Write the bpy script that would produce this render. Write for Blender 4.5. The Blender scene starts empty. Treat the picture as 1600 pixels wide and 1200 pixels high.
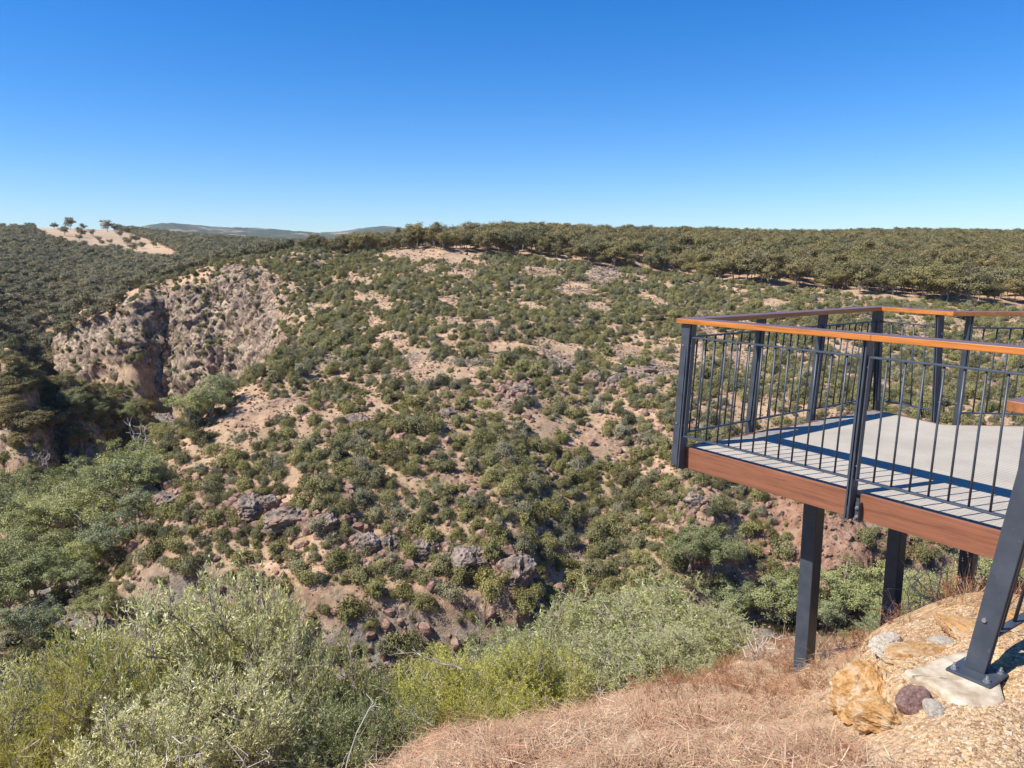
import bpy, bmesh, math, random
import numpy as np
from mathutils import Vector, Matrix
R = math.radians
scene = bpy.context.scene
C = scene.collection
# ------------------------------------------------------------------ camera, sky, sun, exposure
PITCH = 9.33
cam_d = bpy.data.cameras.new('camera'); cam = bpy.data.objects.new('camera', cam_d); C.objects.link(cam)
cam_d.sensor_width = 36; cam_d.lens = 27.0; cam_d.clip_start = 0.05; cam_d.clip_end = 40000
cam.location = (0, 0, 0); cam.rotation_euler = (R(90-PITCH), 0, 0)
scene.camera = cam
SUN_EL, SUN_HEAD = 51.0, 251.5          # elevation, compass heading of the sun (0 = +Y, 90 = +X)
w = bpy.data.worlds.new('World'); scene.world = w; w.use_nodes = True
nt = w.node_tree; nt.nodes.clear()
sky = nt.nodes.new('ShaderNodeTexSky'); sky.sky_type = 'NISHITA'; sky.sun_disc = False
sky.sun_elevation = R(SUN_EL); sky.sun_rotation = R(SUN_HEAD)
sky.altitude = 300; sky.air_density = 1.0; sky.dust_density = 0.15; sky.ozone_density = 3.0
mu = nt.nodes.new('ShaderNodeMix'); mu.data_type = 'RGBA'; mu.blend_type = 'MULTIPLY'; mu.inputs[0].default_value = 1; mu.inputs[7].default_value = (.80, .92, 1.10, 1)
hs = nt.nodes.new('ShaderNodeHueSaturation'); hs.inputs['Saturation'].default_value = 1.29
hs.inputs['Hue'].default_value = 0.505
bg = nt.nodes.new('ShaderNodeBackground'); bg.inputs[1].default_value = 0.10
wo = nt.nodes.new('ShaderNodeOutputWorld')
nt.links.new(sky.outputs[0], mu.inputs[6]); nt.links.new(mu.outputs[2], hs.inputs['Color']); nt.links.new(hs.outputs[0], bg.inputs[0]); nt.links.new(bg.outputs[0], wo.inputs[0])
sd = bpy.data.lights.new('sun', 'SUN'); sd.energy = 5.0; sd.angle = R(0.53); sd.color = (1.0, 0.95, 0.87)
sun = bpy.data.objects.new('sun', sd); C.objects.link(sun)
_h, _e = R(SUN_HEAD), R(SUN_EL)
sun.rotation_euler = Vector((math.sin(_h)*math.cos(_e), math.cos(_h)*math.cos(_e), math.sin(_e))).to_track_quat('Z', 'Y').to_euler()
vs = scene.view_settings; vs.view_transform = 'Standard'; vs.look = 'None'; vs.exposure = 0.58; vs.gamma = 1.0; vs.use_curve_mapping = False

# ------------------------------------------------------------------ helpers
CP, SP = math.cos(R(PITCH)), math.sin(R(PITCH))
def ray(x, y):                         # direction of a photo position (1600 x 1200)
    a = (x-800)/1200.; b = (600-y)/1200.
    return np.array([a, CP+b*SP, -SP+b*CP])
def at_z(x, y, z): r = ray(x, y); return r*z/r[2]
def at_y(x, y, Y): r = ray(x, y); return r*Y/r[1]
def proj(P):
    P = np.asarray(P, float); d = P[..., 1]*CP-P[..., 2]*SP; u = P[..., 1]*SP+P[..., 2]*CP
    return 800+1200*P[..., 0]/d, 600-1200*u/d

def hash3(ix, iy, iz, seed):
    h = (ix.astype(np.int64)*374761393 + iy.astype(np.int64)*668265263 + iz.astype(np.int64)*2147483647*3 + seed*974634777) & 0xffffffff
    h = ((h ^ (h >> 13))*1274126177) & 0xffffffff
    h = ((h ^ (h >> 16))*2246822519) & 0xffffffff
    return ((h ^ (h >> 15)) & 0xffffff)/16777215.0
def vnoise(p, seed=0):                 # value noise, p (n,3) -> -1..1
    f = np.floor(p); t = p-f; t = t*t*t*(t*(t*6-15)+10); f = f.astype(np.int64); out = 0
    for dx in (0, 1):
        for dy in (0, 1):
            for dz in (0, 1):
                wgt = (t[:, 0] if dx else 1-t[:, 0])*(t[:, 1] if dy else 1-t[:, 1])*(t[:, 2] if dz else 1-t[:, 2])
                out = out+wgt*hash3(f[:, 0]+dx, f[:, 1]+dy, f[:, 2]+dz, seed)
    return out*2-1
def fbm(p, octv=4, seed=0, gain=.5, ridged=False):
    a, s, tot = 1., 0., 0.
    for o in range(octv):
        v = vnoise(p*(2.03**o)+o*17.3, seed+o)
        if ridged: v = 1-2*np.abs(v)
        s = s+a*v; tot += a; a *= gain
    return s/tot
def P3(x, y, z=None): return np.stack([x, y, np.zeros_like(x) if z is None else z], -1)

# ------------------------------------------------------------------ terrain: one height function from surveyed points
ctl = []                               # X, Y, Z
def cy(*rows):                         # (photo x, photo y, distance Y)
    for x, y, Y in rows: ctl.append(at_y(x, y, Y))
def cz(*rows):                         # (photo x, photo y, height)
    for x, y, z in rows: ctl.append(at_z(x, y, z))
def cd(*rows):                         # (photo x for the bearing, distance, height)
    for x, Y, z in rows: ctl.append(np.array([(x-800)/1216.*Y, Y, z]))
cz((1600,1200,-1.62),(1600,1100,-1.63),(1535,1055,-1.65),(1470,1090,-1.66),(1400,1200,-1.70),(1600,1000,-1.66),(1600,965,-1.75),(1480,985,-1.9),
   (1400,1005,-2.15),(1370,1050,-1.95),(1300,1100,-2.2),(1300,1150,-1.95),(1300,1082,-2.9),(1250,1200,-1.85),(1250,1120,-2.3),(1150,1110,-2.6),
   (1000,1200,-1.95),(1000,1120,-2.6),(850,1200,-2.1),(700,1200,-2.25),(700,1150,-2.7))
cy((1262,1072,6.1),(1385,1012,6.9),(1500,985,6.6),(1150,1050,7.2),(1000,1088,5.1),(850,1128,4.3),(600,1222,3.0),(1200,1068,6.2))
cy((1250,1115,4.6),(1190,1115,4.8),(1295,1100,4.7),(1230,1090,5.5),(1330,1060,5.3),(1330,1020,6.8),(1200,1012,8.0),(1280,1010,7.8),(1400,990,7.6))
cd((1600,1.2,-1.6),(1200,1.2,-1.62),(800,1.2,-1.68),(400,1.2,-1.72),(0,1.2,-1.8),(800,.6,-1.62),(0,.6,-1.65),(1600,.6,-1.6),(0,2,-2.5))
NEARD = (3, 6, 12, 20, 30, 45, 60, 80, 100)         # distances down the near slope
NEARB = {-150: (-3.0, -6.2, -11.5, -18, -26, -37, -46, -56, -64), 100: (-3.1, -6.2, -11.5, -18, -26, -37, -46, -56, -66), 400: (-2.95, -6.0, -11.3, -18, -26, -37, -47, -59, -68),
         700: (None, -5.3, -10.2, -16.8, -24.5, -36, -47, -60, -69), 850: (None, None, -9.6, -15.8, -23.5, -35, -46, -59, -68), 1000: (None, None, -8.6, -14.8, -22, -33, -44, -57, -66.5),
         1150: (None, None, -7.8, -13.4, -20.5, -30.5, -40, -52, -62), 1400: (None, None, -7.3, -12.2, -18, -27, -37, -49, -60), 1600: (None, -2.9, -6.8, -11.5, -17.5, -27, -37, -50, -60)}
_bs = sorted(NEARB)
for _a, _b in zip(_bs[:-1], _bs[1:]):
    for _t in (0, .5):
        for _i, _Y in enumerate(NEARD):
            p_, q_ = NEARB[_a][_i], NEARB[_b][_i]
            if _t == 0 and p_ is None or _t and (p_ is None or q_ is None): continue
            cd((_a+_t*(_b-_a), _Y, p_ if _t == 0 else .5*(p_+q_)))
cd(*[(1600, _Y, z_) for _Y, z_ in zip(NEARD, NEARB[1600]) if z_])
# river bed
RIV = [(1400,960,-69),(1250,985,-70),(1180,985,-70),(1000,1020,-70),(850,1050,-70),(500,1055,-70),(200,1000,-70),(80,960,-70),(130,820,-70),(190,740,-70),(270,665,-69.5)]
cz(*RIV)
RW = [at_z(*q)[:2] for q in RIV]+[np.array([-160, 343.]), np.array([-190, 345.]), np.array([-228, 330.]), np.array([-285, 308.])]
RW = [np.array([150, 150.])]+RW
# the hill across the gorge
cy((800,1045,119),(800,893,137),(800,760,160),(800,660,190),(800,572,232),(800,497,285),(800,446,345),(800,411,425),(800,392,480),(800,377,640),(800,373,760))
cy((1100,940,143),(1100,850,150),(1100,740,170),(1100,650,200),(1100,570,245),(1100,500,305),(1100,450,390),(1100,410,500),(1100,382,700),(1100,374,850))
cy((1350,900,146),(1300,850,152),(1300,800,158),(1400,720,172),(1400,650,195),(1400,570,240),(1400,500,310),(1400,440,430),(1400,401,600),(1400,374,900),
   (1600,900,140),(1600,800,152),(1600,700,175),(1600,600,230),(1600,500,320),(1600,440,450),(1600,400,620),(1600,378,900))
cy((500,1030,122),(500,900,133),(500,800,148),(500,700,172),(500,600,218),(500,520,280),(500,460,340),(500,415,400),(500,392,450),(640,390,470),(640,440,350),(640,520,265),(640,640,195),(640,780,155),(640,930,130))
cy((350,980,128),(350,900,136),(350,800,150),(350,700,175),(350,630,200),(250,920,136),(250,850,148),(250,780,162),(245,715,182),(420,570,232))
# cliff and its ridge
cy((300,618,350),(340,600,345),(400,580,330),(240,600,360),(300,560,356),(380,520,350),(300,500,366),(230,530,366),(160,590,378),(100,580,392),
   (210,475,388),(300,455,382),(380,440,372),(430,470,345),(430,410,392),(330,414,412),(200,457,410),(120,492,412),(30,532,415),(60,570,400),(460,395,420))
cd((30,455,-75),(120,460,-68),(200,470,-60),(330,500,-35),(450,520,-10),(30,500,-72),(600,800,-20),(500,800,-22),(450,1000,10))
# spur on the near-left bank, steep face to the river
cy((0,572,268),(100,600,285),(200,632,302),(250,655,316),(-120,590,262))
cy((0,735,250),(100,738,262),(200,712,285),(0,600,263),(100,612,279),(190,643,296),(0,700,256),(100,705,268))
cy((0,800,215),(-100,780,215),(0,880,178),(0,960,150),(-100,900,160))
cd((0,310,-55),(60,340,-62),(150,350,-66))
for q_ in ((-200,230,-42),(-214,192,-34),(-228,150,-25),(-178,231,-69),(-190,195,-69),(-200,152,-68),(-184,212,-69)): ctl.append(np.array(q_, float))
# far slope on the left
cy((0,520,520),(0,455,600),(0,405,740),(0,368,980),(150,470,580),(150,430,700),(130,385,900),(110,362,1080),(200,385,960),(240,402,820),(280,420,680),
   (330,398,800),(300,378,1000),(380,384,950),(-150,360,900),(-150,440,600),(60,372,950))
for x in (-400, -150, 0, 200, 400, 600, 800, 1100, 1400, 1600, 1900): ctl.append(np.array([(x-800)/1216.*1500, 1500, (10 if x > 300 else 48)-(18 if 300 < x < 600 else 0)]))
ctl = np.array(ctl); KA = 3.0
_az = np.arctan2(ctl[:, 0], ctl[:, 1]); _r = np.hypot(ctl[:, 0], ctl[:, 1])
_q = np.stack([_az*KA, np.log(_r)], -1)
# the sides beyond the frame repeat the edge bearings
_v = ctl[:, 2]/_r
def kern(d2): return np.sqrt(d2+.0036)
_D = ((_q[:, None]-_q[None])**2).sum(-1)
_K = kern(_D); n_ = len(_q); _A = np.zeros((n_+1, n_+1)); _A[:n_, :n_] = _K+np.eye(n_)*0.0
_A[:n_, n_] = 1; _A[n_, :n_] = 1
_W = np.linalg.solve(_A, np.append(_v, 0))
def smooth(a, b, x): t = np.clip((x-a)/(b-a), 0, 1); return t*t*(3-2*t)
def base_h(x, y):
    x = np.atleast_1d(np.asarray(x, float)); y = np.atleast_1d(np.asarray(y, float))
    az0 = np.arctan2(x, y); az = np.clip(az0, R(-50), R(40)); r = np.maximum(np.hypot(x, y), .5)
    out = np.empty(x.shape)
    for i in range(0, x.size, 40000):
        q0 = az.ravel()[i:i+40000]*KA; q1 = np.log(r.ravel()[i:i+40000])
        d2 = (q0[:, None]-_q[None, :, 0])**2+(q1[:, None]-_q[None, :, 1])**2
        out.ravel()[i:i+40000] = (kern(d2)@_W[:-1]+_W[-1])
    z = out*r
    k = smooth(R(60), R(110), np.abs(az0))
    return z*(1-k)+k*np.minimum(-1.6, -1.6-.02*(r-5))
def seg_dist(x, y, pts):
    best = np.full(x.shape, 1e9)
    for a, b in zip(pts[:-1], pts[1:]):
        d = b-a; t = np.clip(((x-a[0])*d[0]+(y-a[1])*d[1])/(d@d), 0, 1)
        best = np.minimum(best, np.hypot(x-a[0]-t*d[0], y-a[1]-t*d[1]))
    return best
def height(x, y):
    x = np.atleast_1d(np.asarray(x, float)); y = np.atleast_1d(np.asarray(y, float))
    z = base_h(x, y); r = np.hypot(x, y)
    p = P3(x, y)
    k = smooth(90, 150, r)*(1-.7*smooth(500, 900, r))
    z = z+k*(fbm(p/34., 4, 3)*3.2+fbm(p/9., 3, 8)*.9)
    k2 = (1-smooth(2.0, 30, r))
    z = z+fbm(p/.9, 4, 5)*.05*smooth(.5, 3, r)*(1-smooth(20, 60, r))
    z = z+smooth(12, 60, r)*(1-smooth(90, 150, r))*fbm(p/8., 3, 6)*.8
    pm = (1-smooth(.16, .30, np.hypot((x-1.78)*1.0, (y-2.90)*1.0)))   # bedding of the concrete pad
    z = z*(1-pm)+pm*(-1.70)
    dr = seg_dist(x, y, RW)                         # flatten the river bed
    m = (1-smooth(3.0, 10, dr))*smooth(60, 100, r)
    return z*(1-m)+m*(-70.4+fbm(p/4., 3, 11)*.7)
def hit(px, py, r0=2., r1=1400.):                   # where a sight line meets the ground
    d = ray(px, py); rr = np.exp(np.linspace(math.log(r0), math.log(r1), 1600)); P = d[None]*(rr/np.hypot(d[0], d[1]))[:, None]
    h = base_h(P[:, 0], P[:, 1]); b = P[:, 2] < h
    i = int(np.argmax(b)) if b.any() else len(rr)-1
    X, Y = P[i, 0], P[i, 1]; return np.array([X, Y, height(X, Y)[0]])
#@@END_TERRAIN_FN
def new_mesh(name, V, F, mats=(), midx=None, smooth_=False, attrs=None):
    me = bpy.data.meshes.new(name); V = np.asarray(V, np.float32); F = np.asarray(F, np.int32); k = F.shape[1]
    me.vertices.add(len(V)); me.vertices.foreach_set('co', V.ravel())
    me.loops.add(F.size); me.loops.foreach_set('vertex_index', F.ravel())
    me.polygons.add(len(F)); me.polygons.foreach_set('loop_start', np.arange(0, F.size, k, dtype=np.int32)); me.polygons.foreach_set('loop_total', np.full(len(F), k, np.int32))
    for m in mats: me.materials.append(m)
    if midx is not None: me.polygons.foreach_set('material_index', np.asarray(midx, np.int32))
    me.polygons.foreach_set('use_smooth', np.full(len(F), bool(smooth_)))
    me.update(calc_edges=True)
    for k_, v in (attrs or {}).items():
        a = me.attributes.new(k_, 'FLOAT', 'POINT'); a.data.foreach_set('value', np.asarray(v, np.float32))
    return me
def grid_faces(nr, nc):
    i = np.arange((nr-1)*(nc-1)); a = (i//(nc-1))*nc+i % (nc-1)
    return np.stack([a, a+1, a+nc+1, a+nc], -1)
# ------------------------------------------------------------------ terrain mesh
def ell(px, py, lst):
    m = np.zeros(px.shape)
    for e in lst:
        cx, cy_, rx, ry = e[:4]; a = R(e[4]) if len(e) > 4 else 0
        dx, dy = px-cx, py-cy_; u = dx*math.cos(a)+dy*math.sin(a); v = -dx*math.sin(a)+dy*math.cos(a)
        m = np.maximum(m, 1-np.sqrt((u/rx)**2+(v/ry)**2))
    return m                                        # >0 inside
CLIFF = [(315,520,125,85,5),(240,520,70,65),(150,545,80,50,-25),(380,500,60,80),(300,590,70,40),(380,440,60,25)]
SPURC = [(60,700,130,35),(210,685,80,25,12)]
REDC = [(1300,860,75,60),(1180,850,35,70),(1360,900,60,45),(1230,800,60,35),(1270,930,40,25),(1080,860,35,50),(1130,920,40,30),(1400,850,60,30)]
OUTC = [(590,848,45,18),(730,888,28,22),(805,900,20,25),(665,855,30,16),(395,790,40,28),(450,815,40,25),(250,775,35,20),(520,815,40,14),(560,1000,60,40),
        (700,650,40,25),(560,665,40,18),(935,580,40,20),(1000,575,45,22),(870,565,35,16),(810,630,40,22),(640,560,30,14),(1000,690,50,25),(880,740,50,18),(900,860,50,30),
        (700,770,50,18),(470,470,40,25),(520,560,30,16),(940,430,35,18),(1030,800,40,25),(760,950,50,25),(640,960,45,30),(1080,700,50,30),(1400,700,50,30)]
def terrain_mesh():
    azs = np.concatenate([np.linspace(-180, -75, 22)[:-1], np.linspace(-75, -37, 60)[:-1], np.linspace(-37, 37, 950), np.linspace(37, 75, 60)[1:], np.linspace(75, 180, 22)[1:]])
    rs = np.exp(np.concatenate([np.linspace(math.log(.5), math.log(12), 260)[:-1], np.linspace(math.log(12), math.log(100), 110)[:-1], np.linspace(math.log(100), math.log(330), 300)[:-1], np.linspace(math.log(330), math.log(420), 170)[:-1], np.linspace(math.log(420), math.log(480), 30)[:-1],
                                np.linspace(math.log(480), math.log(2500), 160)]))
    A, Rr = np.meshgrid(R(1)*azs, rs); X = (Rr*np.sin(A)).ravel(); Y = (Rr*np.cos(A)).ravel()
    Z = height(X, Y); r = Rr.ravel()
    nr, nc = Rr.shape
    G = np.stack([X, Y, Z], -1).reshape(nr, nc, 3)
    du = np.zeros_like(G); dv = np.zeros_like(G)
    du[:, 1:-1] = G[:, 2:]-G[:, :-2]; dv[1:-1] = G[2:]-G[:-2]
    N = np.cross(du, dv); N /= np.linalg.norm(N, axis=-1, keepdims=True)+1e-9; N = N.reshape(-1, 3)
    slope = np.hypot(N[:, 0], N[:, 1])/np.maximum(N[:, 2], .05)
    P = np.stack([X, Y, Z], -1); px, py = proj(P); ok = (Y > 100)
    cl = ell(px, py, CLIFF)*(r > 320)*(r < 480)*ok; sp = ell(px, py, SPURC)*(r > 225)*(r < 330)*ok
    rd = ell(px, py, REDC)*(r > 110)*(r < 230)*ok; oc = ell(px, py, OUTC)*(r > 110)*(r < 420)*ok
    w_ = fbm(P/12., 3, 21)
    mc = np.clip(smooth(0, .25, cl+.12*w_)+.4*smooth(0, .25, sp+.12*w_), 0, 1)
    mr = smooth(0.0, .3, rd+.25*w_*(rd > -.3)); mo = smooth(.0, .5, oc+.3*w_)
    sl = smooth(.75, 1.2, slope+.25*w_)*ok
    nh = N.copy(); nh[:, 2] *= .3
    col = fbm(np.stack([X/10., Y/10., Z/16.], -1)+.35*np.stack([w_, w_, w_], -1), 4, 31, .6, True); blk = fbm(P/np.array([3.4, 3.4, 2.2]), 4, 41, .65, True)
    big = fbm(np.stack([X/22., Y/22., Z/30.], -1), 2, 35, .5, True)
    led = ((Z/4.3+col*.9+X*.03) % 1-.5); c3 = (col+.25*w_)*2.6; qv = np.floor(c3)+smooth(.3, .6, c3-np.floor(c3)); D = mc*(big*3.0+qv*2.3+blk*.55+led*1.3)+mr*(col*1.8+blk*1.1)*.8+mo*(blk*.9+col*.5)*.9
    P = P+nh*D[:, None]
    rock = np.clip(mc*smooth(-.6, .2, col+.5*blk+.2)*1.0+mr*.75+mo*smooth(-.3, .3, blk)*.9+.35*sl, 0, 1)
    near = 1-smooth(25, 60, r)
    sx, sy = X, Y
    grav = near*smooth(-.15, .25, (X-1.42)*.9+(3.6-Y)*.12+fbm(P3(X, Y)/.7, 3, 51)*.25)*(1-smooth(3.6, 4.6, Y))
    red = np.clip(mr+.3*near, 0, 1); sp_ = (sp > -.2)*1.
    dr = seg_dist(X, Y, RW); riv = (1-smooth(4, 9, dr+4*w_))*(r > 60)
    padk = smooth(0, .35, ell(px, py, [(130,385,150,32,10)]) if False else ell(px, py, [(150,372,110,24,8),(220,395,70,22,12),(20,352,60,10),(760,377,1,1)]))*(r > 700)
    me = new_mesh('hillsides', P, grid_faces(nr, nc), attrs=dict(rock=rock, near=near, gravel=grav, red=red, riv=riv, paddock=padk), smooth_=True)
    return me
# ------------------------------------------------------------------ materials
class NT:
    def __init__(s, name):
        s.m = bpy.data.materials.new(name); s.m.use_nodes = True; s.t = s.m.node_tree; s.t.nodes.clear()
        s.out = s.n('ShaderNodeOutputMaterial')
    def n(s, t, **k):
        x = s.t.nodes.new(t)
        for a, b in k.items(): setattr(x, a, b)
        return x
    def l(s, a, b): s.t.links.new(a, b)
    def set(s, inp, v):
        if hasattr(v, 'is_output') or isinstance(v, bpy.types.NodeSocket): s.l(v, inp)
        elif isinstance(v, (tuple, list)) and len(v) == 3 and inp.type == 'RGBA': inp.default_value = (*v, 1)
        else: inp.default_value = v
    def coord(s, kind='Object'): return s.n('ShaderNodeTexCoord').outputs[kind]
    def mapping(s, v, scale): x = s.n('ShaderNodeMapping'); s.l(v, x.inputs[0]); x.inputs['Scale'].default_value = scale; return x.outputs[0]
    def noise(s, v, scale, detail=4, rough=.55, dist=0):
        x = s.n('ShaderNodeTexNoise'); s.l(v, x.inputs['Vector']); x.inputs['Scale'].default_value = scale; x.inputs['Detail'].default_value = detail
        x.inputs['Roughness'].default_value = rough; x.inputs['Distortion'].default_value = dist; return x.outputs['Fac']
    def ramp(s, f, stops, interp='LINEAR'):
        x = s.n('ShaderNodeValToRGB'); x.color_ramp.interpolation = interp; e = x.color_ramp.elements
        while len(e) < len(stops): e.new(.5)
        for i, (p, c) in enumerate(stops): e[i].position = p; e[i].color = (*c, 1) if len(c) == 3 else c
        s.l(f, x.inputs[0]); return x.outputs[0]
    def mix(s, f, a, b, mode='MIX'):
        x = s.n('ShaderNodeMix', data_type='RGBA', blend_type=mode); s.set(x.inputs[0], f); s.set(x.inputs[6], a); s.set(x.inputs[7], b); return x.outputs[2]
    def math(s, op, a, b=0.5, clamp=False):
        x = s.n('ShaderNodeMath', operation=op, use_clamp=clamp); s.set(x.inputs[0], a); s.set(x.inputs[1], b); return x.outputs[0]
    def rng(s, f, a, b, c=0., d=1.):
        x = s.n('ShaderNodeMapRange'); s.set(x.inputs[0], f)
        for i, v in enumerate((a, b, c, d)): x.inputs[i+1].default_value = v
        return x.outputs[0]
    def attr(s, name): return s.n('ShaderNodeAttribute', attribute_name=name).outputs['Fac']
    def bump(s, h, strength=.5, dist=.1, nrm=None):
        x = s.n('ShaderNodeBump'); s.l(h, x.inputs['Height']); x.inputs['Strength'].default_value = strength; x.inputs['Distance'].default_value = dist
        if nrm is not None: s.l(nrm, x.inputs['Normal'])
        return x.outputs[0]
    def pbr(s, col, rough=.8, nrm=None, metal=0., spec=.5):
        x = s.n('ShaderNodeBsdfPrincipled'); s.set(x.inputs['Base Color'], col); s.set(x.inputs['Roughness'], rough); s.set(x.inputs['Metallic'], metal)
        s.set(x.inputs['Specular IOR Level'], spec)
        if nrm is not None: s.l(nrm, x.inputs['Normal'])
        s.l(x.outputs[0], s.out.inputs[0]); return x
def mat_ground():
    s = NT('hill_ground'); v = s.coord('Object')
    n1 = s.noise(v, .035, 6, .6); n2 = s.noise(v, .35, 5, .65); n3 = s.noise(v, 1.6, 4, .6)
    soil = s.ramp(n2, [(.3, (.32, .18, .10)), (.5, (.57, .36, .225)), (.7, (.74, .53, .36))])
    soil = s.mix(s.rng(n1, .42, .68), soil, (.40, .27, .17))
    straw = s.ramp(n3, [(.35, (.34, .25, .14)), (.65, (.50, .39, .24))])
    soil = s.mix(s.rng(s.noise(v, .12, 4), .45, .6, 0, .7), soil, straw)
    scrub = s.ramp(n3, [(.4, (.07, .075, .04)), (.6, (.16, .14, .08))])
    soil = s.mix(s.rng(s.noise(v, .5, 5, .7), .55, .68, 0, .55), soil, scrub)
    red = s.ramp(n2, [(.3, (.22, .10, .06)), (.5, (.42, .20, .11)), (.7, (.50, .30, .19))])
    soil = s.mix(s.attr('red'), soil, red)
    vz = s.mapping(v, (1, 1, .75))
    rn = s.noise(vz, .5, 7, .7, .6)
    rock = s.ramp(rn, [(.34, (.05, .042, .038)), (.44, (.17, .13, .105)), (.54, (.34, .245, .17)), (.66, (.56, .42, .29))])
    rock = s.mix(s.rng(s.noise(vz, .09, 4), .45, .6), rock, s.ramp(rn, [(.36, (.08, .062, .05)), (.5, (.36, .27, .19)), (.66, (.62, .50, .36))]))
    rock = s.mix(s.math('MULTIPLY', s.attr('red'), .75), rock, s.ramp(rn, [(.32, (.10, .055, .04)), (.5, (.33, .17, .11)), (.68, (.46, .30, .22))]))
    c = s.mix(s.attr('rock'), soil, rock)
    c = s.mix(s.attr('riv'), c, s.ramp(s.noise(v, .6, 5, .7), [(.35, (.10, .085, .07)), (.6, (.36, .31, .26))]))
    pad = s.ramp(s.noise(v, .02, 5), [(.4, (.42, .30, .19)), (.6, (.50, .37, .24))])
    c = s.mix(s.attr('paddock'), c, pad)
    # the dry foreground slope
    g1 = s.noise(v, 3.2, 6, .7); g2 = s.noise(v, 24, 5, .75); g3 = s.noise(s.mapping(v, (60, 14, 30)), 1., 3, .6)
    near = s.ramp(g2, [(.3, (.24, .135, .075)), (.5, (.46, .30, .18)), (.7, (.62, .46, .30))])
    near = s.mix(s.rng(g1, .4, .6, 0, .8), near, s.ramp(g3, [(.35, (.34, .22, .12)), (.65, (.66, .52, .34))]))
    vo = s.n('ShaderNodeTexVoronoi'); s.l(v, vo.inputs['Vector']); vo.inputs['Scale'].default_value = 55
    bw = s.n('ShaderNodeRGBToBW'); s.l(vo.outputs['Color'], bw.inputs[0]); gv = s.mix(.7, s.ramp(g2, [(.35, (.36, .23, .12)), (.65, (.56, .40, .24))]), s.ramp(bw.outputs[0], [(.1, (.12, .08, .05)), (.5, (.5, .45, .38)), (.9, (.9, .82, .66))]), 'OVERLAY')
    hs_ = s.n('ShaderNodeHueSaturation'); hs_.inputs['Saturation'].default_value = 1.0; s.l(gv, hs_.inputs['Color'])
    near = s.mix(s.attr('gravel'), near, hs_.outputs[0])
    c = s.mix(s.attr('near'), c, near)
    b1 = s.bump(s.noise(v, 1.2, 8, .75), .9, .8)
    b2 = s.bump(s.math('ADD', g2, s.math('MULTIPLY', vo.outputs['Distance'], -.6)), .7, .02, None)
    mx = s.n('ShaderNodeMix', data_type='VECTOR'); s.l(s.attr('near'), mx.inputs[0]); s.l(b1, mx.inputs[4]); s.l(b2, mx.inputs[5])
    s.pbr(c, .95, mx.outputs[1], 0, .15); return s.m
terr = bpy.data.objects.new('terrain', terrain_mesh()); C.objects.link(terr); terr['kind'] = 'structure'
terr.data.materials.append(mat_ground())
from mathutils.bvhtree import BVHTree
_me = terr.data; _co = np.empty(len(_me.vertices)*3, np.float32); _me.vertices.foreach_get('co', _co); _lp = np.empty(len(_me.loops), np.int32); _me.loops.foreach_get('vertex_index', _lp)
BVH = BVHTree.FromPolygons(_co.reshape(-1, 3).tolist(), _lp.reshape(-1, 4).tolist())
def snap(P):                                         # drop points onto the finished ground
    P = np.array(P, float).reshape(-1, 3)
    for i in range(len(P)):
        h = BVH.ray_cast(Vector((P[i, 0], P[i, 1], P[i, 2]+25)), Vector((0, 0, -1)), 80)
        if h[0] is not None: P[i, 2] = h[0].z
    return P
def snap1(x, y, z=0): return snap([[x, y, z if z else base_h(x, y)[0]]])[0]
# ------------------------------------------------------------------ object helpers
def link(o, parent=None):
    C.objects.link(o)
    if parent is not None: o.parent = parent
    return o
def empty(name, loc, label, cat, group=None, rz=0):
    o = bpy.data.objects.new(name, None); link(o); o.location = loc; o.rotation_euler[2] = rz; o.empty_display_size = .3
    o['label'] = label; o['category'] = cat
    if group: o['group'] = group
    return o
def tag(o, label, cat, group=None):
    o['label'] = label; o['category'] = cat
    if group: o['group'] = group
    return o
class MB:
    def __init__(s): s.v = []; s.f = []; s.n = 0
    def add(s, V, F):
        s.v += [tuple(map(float, p)) for p in V]; s.f += [tuple(i+s.n for i in f) for f in F]; s.n += len(V); return s
    def prism(s, base, top):           # two matching outlines
        k = len(base); V = list(base)+list(top)
        return s.add(V, [tuple(range(k-1, -1, -1)), tuple(range(k, 2*k))]+[(i, (i+1) % k, k+(i+1) % k, k+i) for i in range(k)])
    def tube(s, pts, rad, k=8, caps=True):
        pts = [Vector(p) for p in pts]; rings = []; up = Vector((0, 0, 1)); V = []; F = []
        for i, p in enumerate(pts):
            t = (pts[min(i+1, len(pts)-1)]-pts[max(i-1, 0)]).normalized()
            a = t.cross(up if abs(t.z) < .9 else Vector((1, 0, 0))).normalized(); b = t.cross(a)
            r = rad[i] if hasattr(rad, '__len__') else rad
            V += [p+(a*math.cos(2*math.pi*j/k)+b*math.sin(2*math.pi*j/k))*r for j in range(k)]
        for i in range(len(pts)-1):
            for j in range(k): F.append((i*k+j, i*k+(j+1) % k, (i+1)*k+(j+1) % k, (i+1)*k+j))
        if caps: F += [tuple(range(k-1, -1, -1)), tuple((len(pts)-1)*k+j for j in range(k))]
        return s.add(V, F)
    def obj(s, name, mat, parent=None, bevel=0, smooth_=False):
        me = bpy.data.meshes.new(name); me.from_pydata(s.v, [], s.f); me.materials.append(mat)
        bm = bmesh.new(); bm.from_mesh(me); bmesh.ops.recalc_face_normals(bm, faces=bm.faces); bm.to_mesh(me); bm.free()
        if smooth_: me.polygons.foreach_set('use_smooth', [True]*len(me.polygons))
        o = bpy.data.objects.new(name, me); link(o, parent)
        if parent is not None: o.matrix_parent_inverse = parent.matrix_world.inverted() if False else Matrix.Translation(parent.location).inverted() if parent.type == 'EMPTY' else parent.matrix_parent_inverse
        if bevel:
            b = o.modifiers.new('bevel', 'BEVEL'); b.width = bevel; b.segments = 2; b.limit_method = 'ANGLE'
        return o
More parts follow.
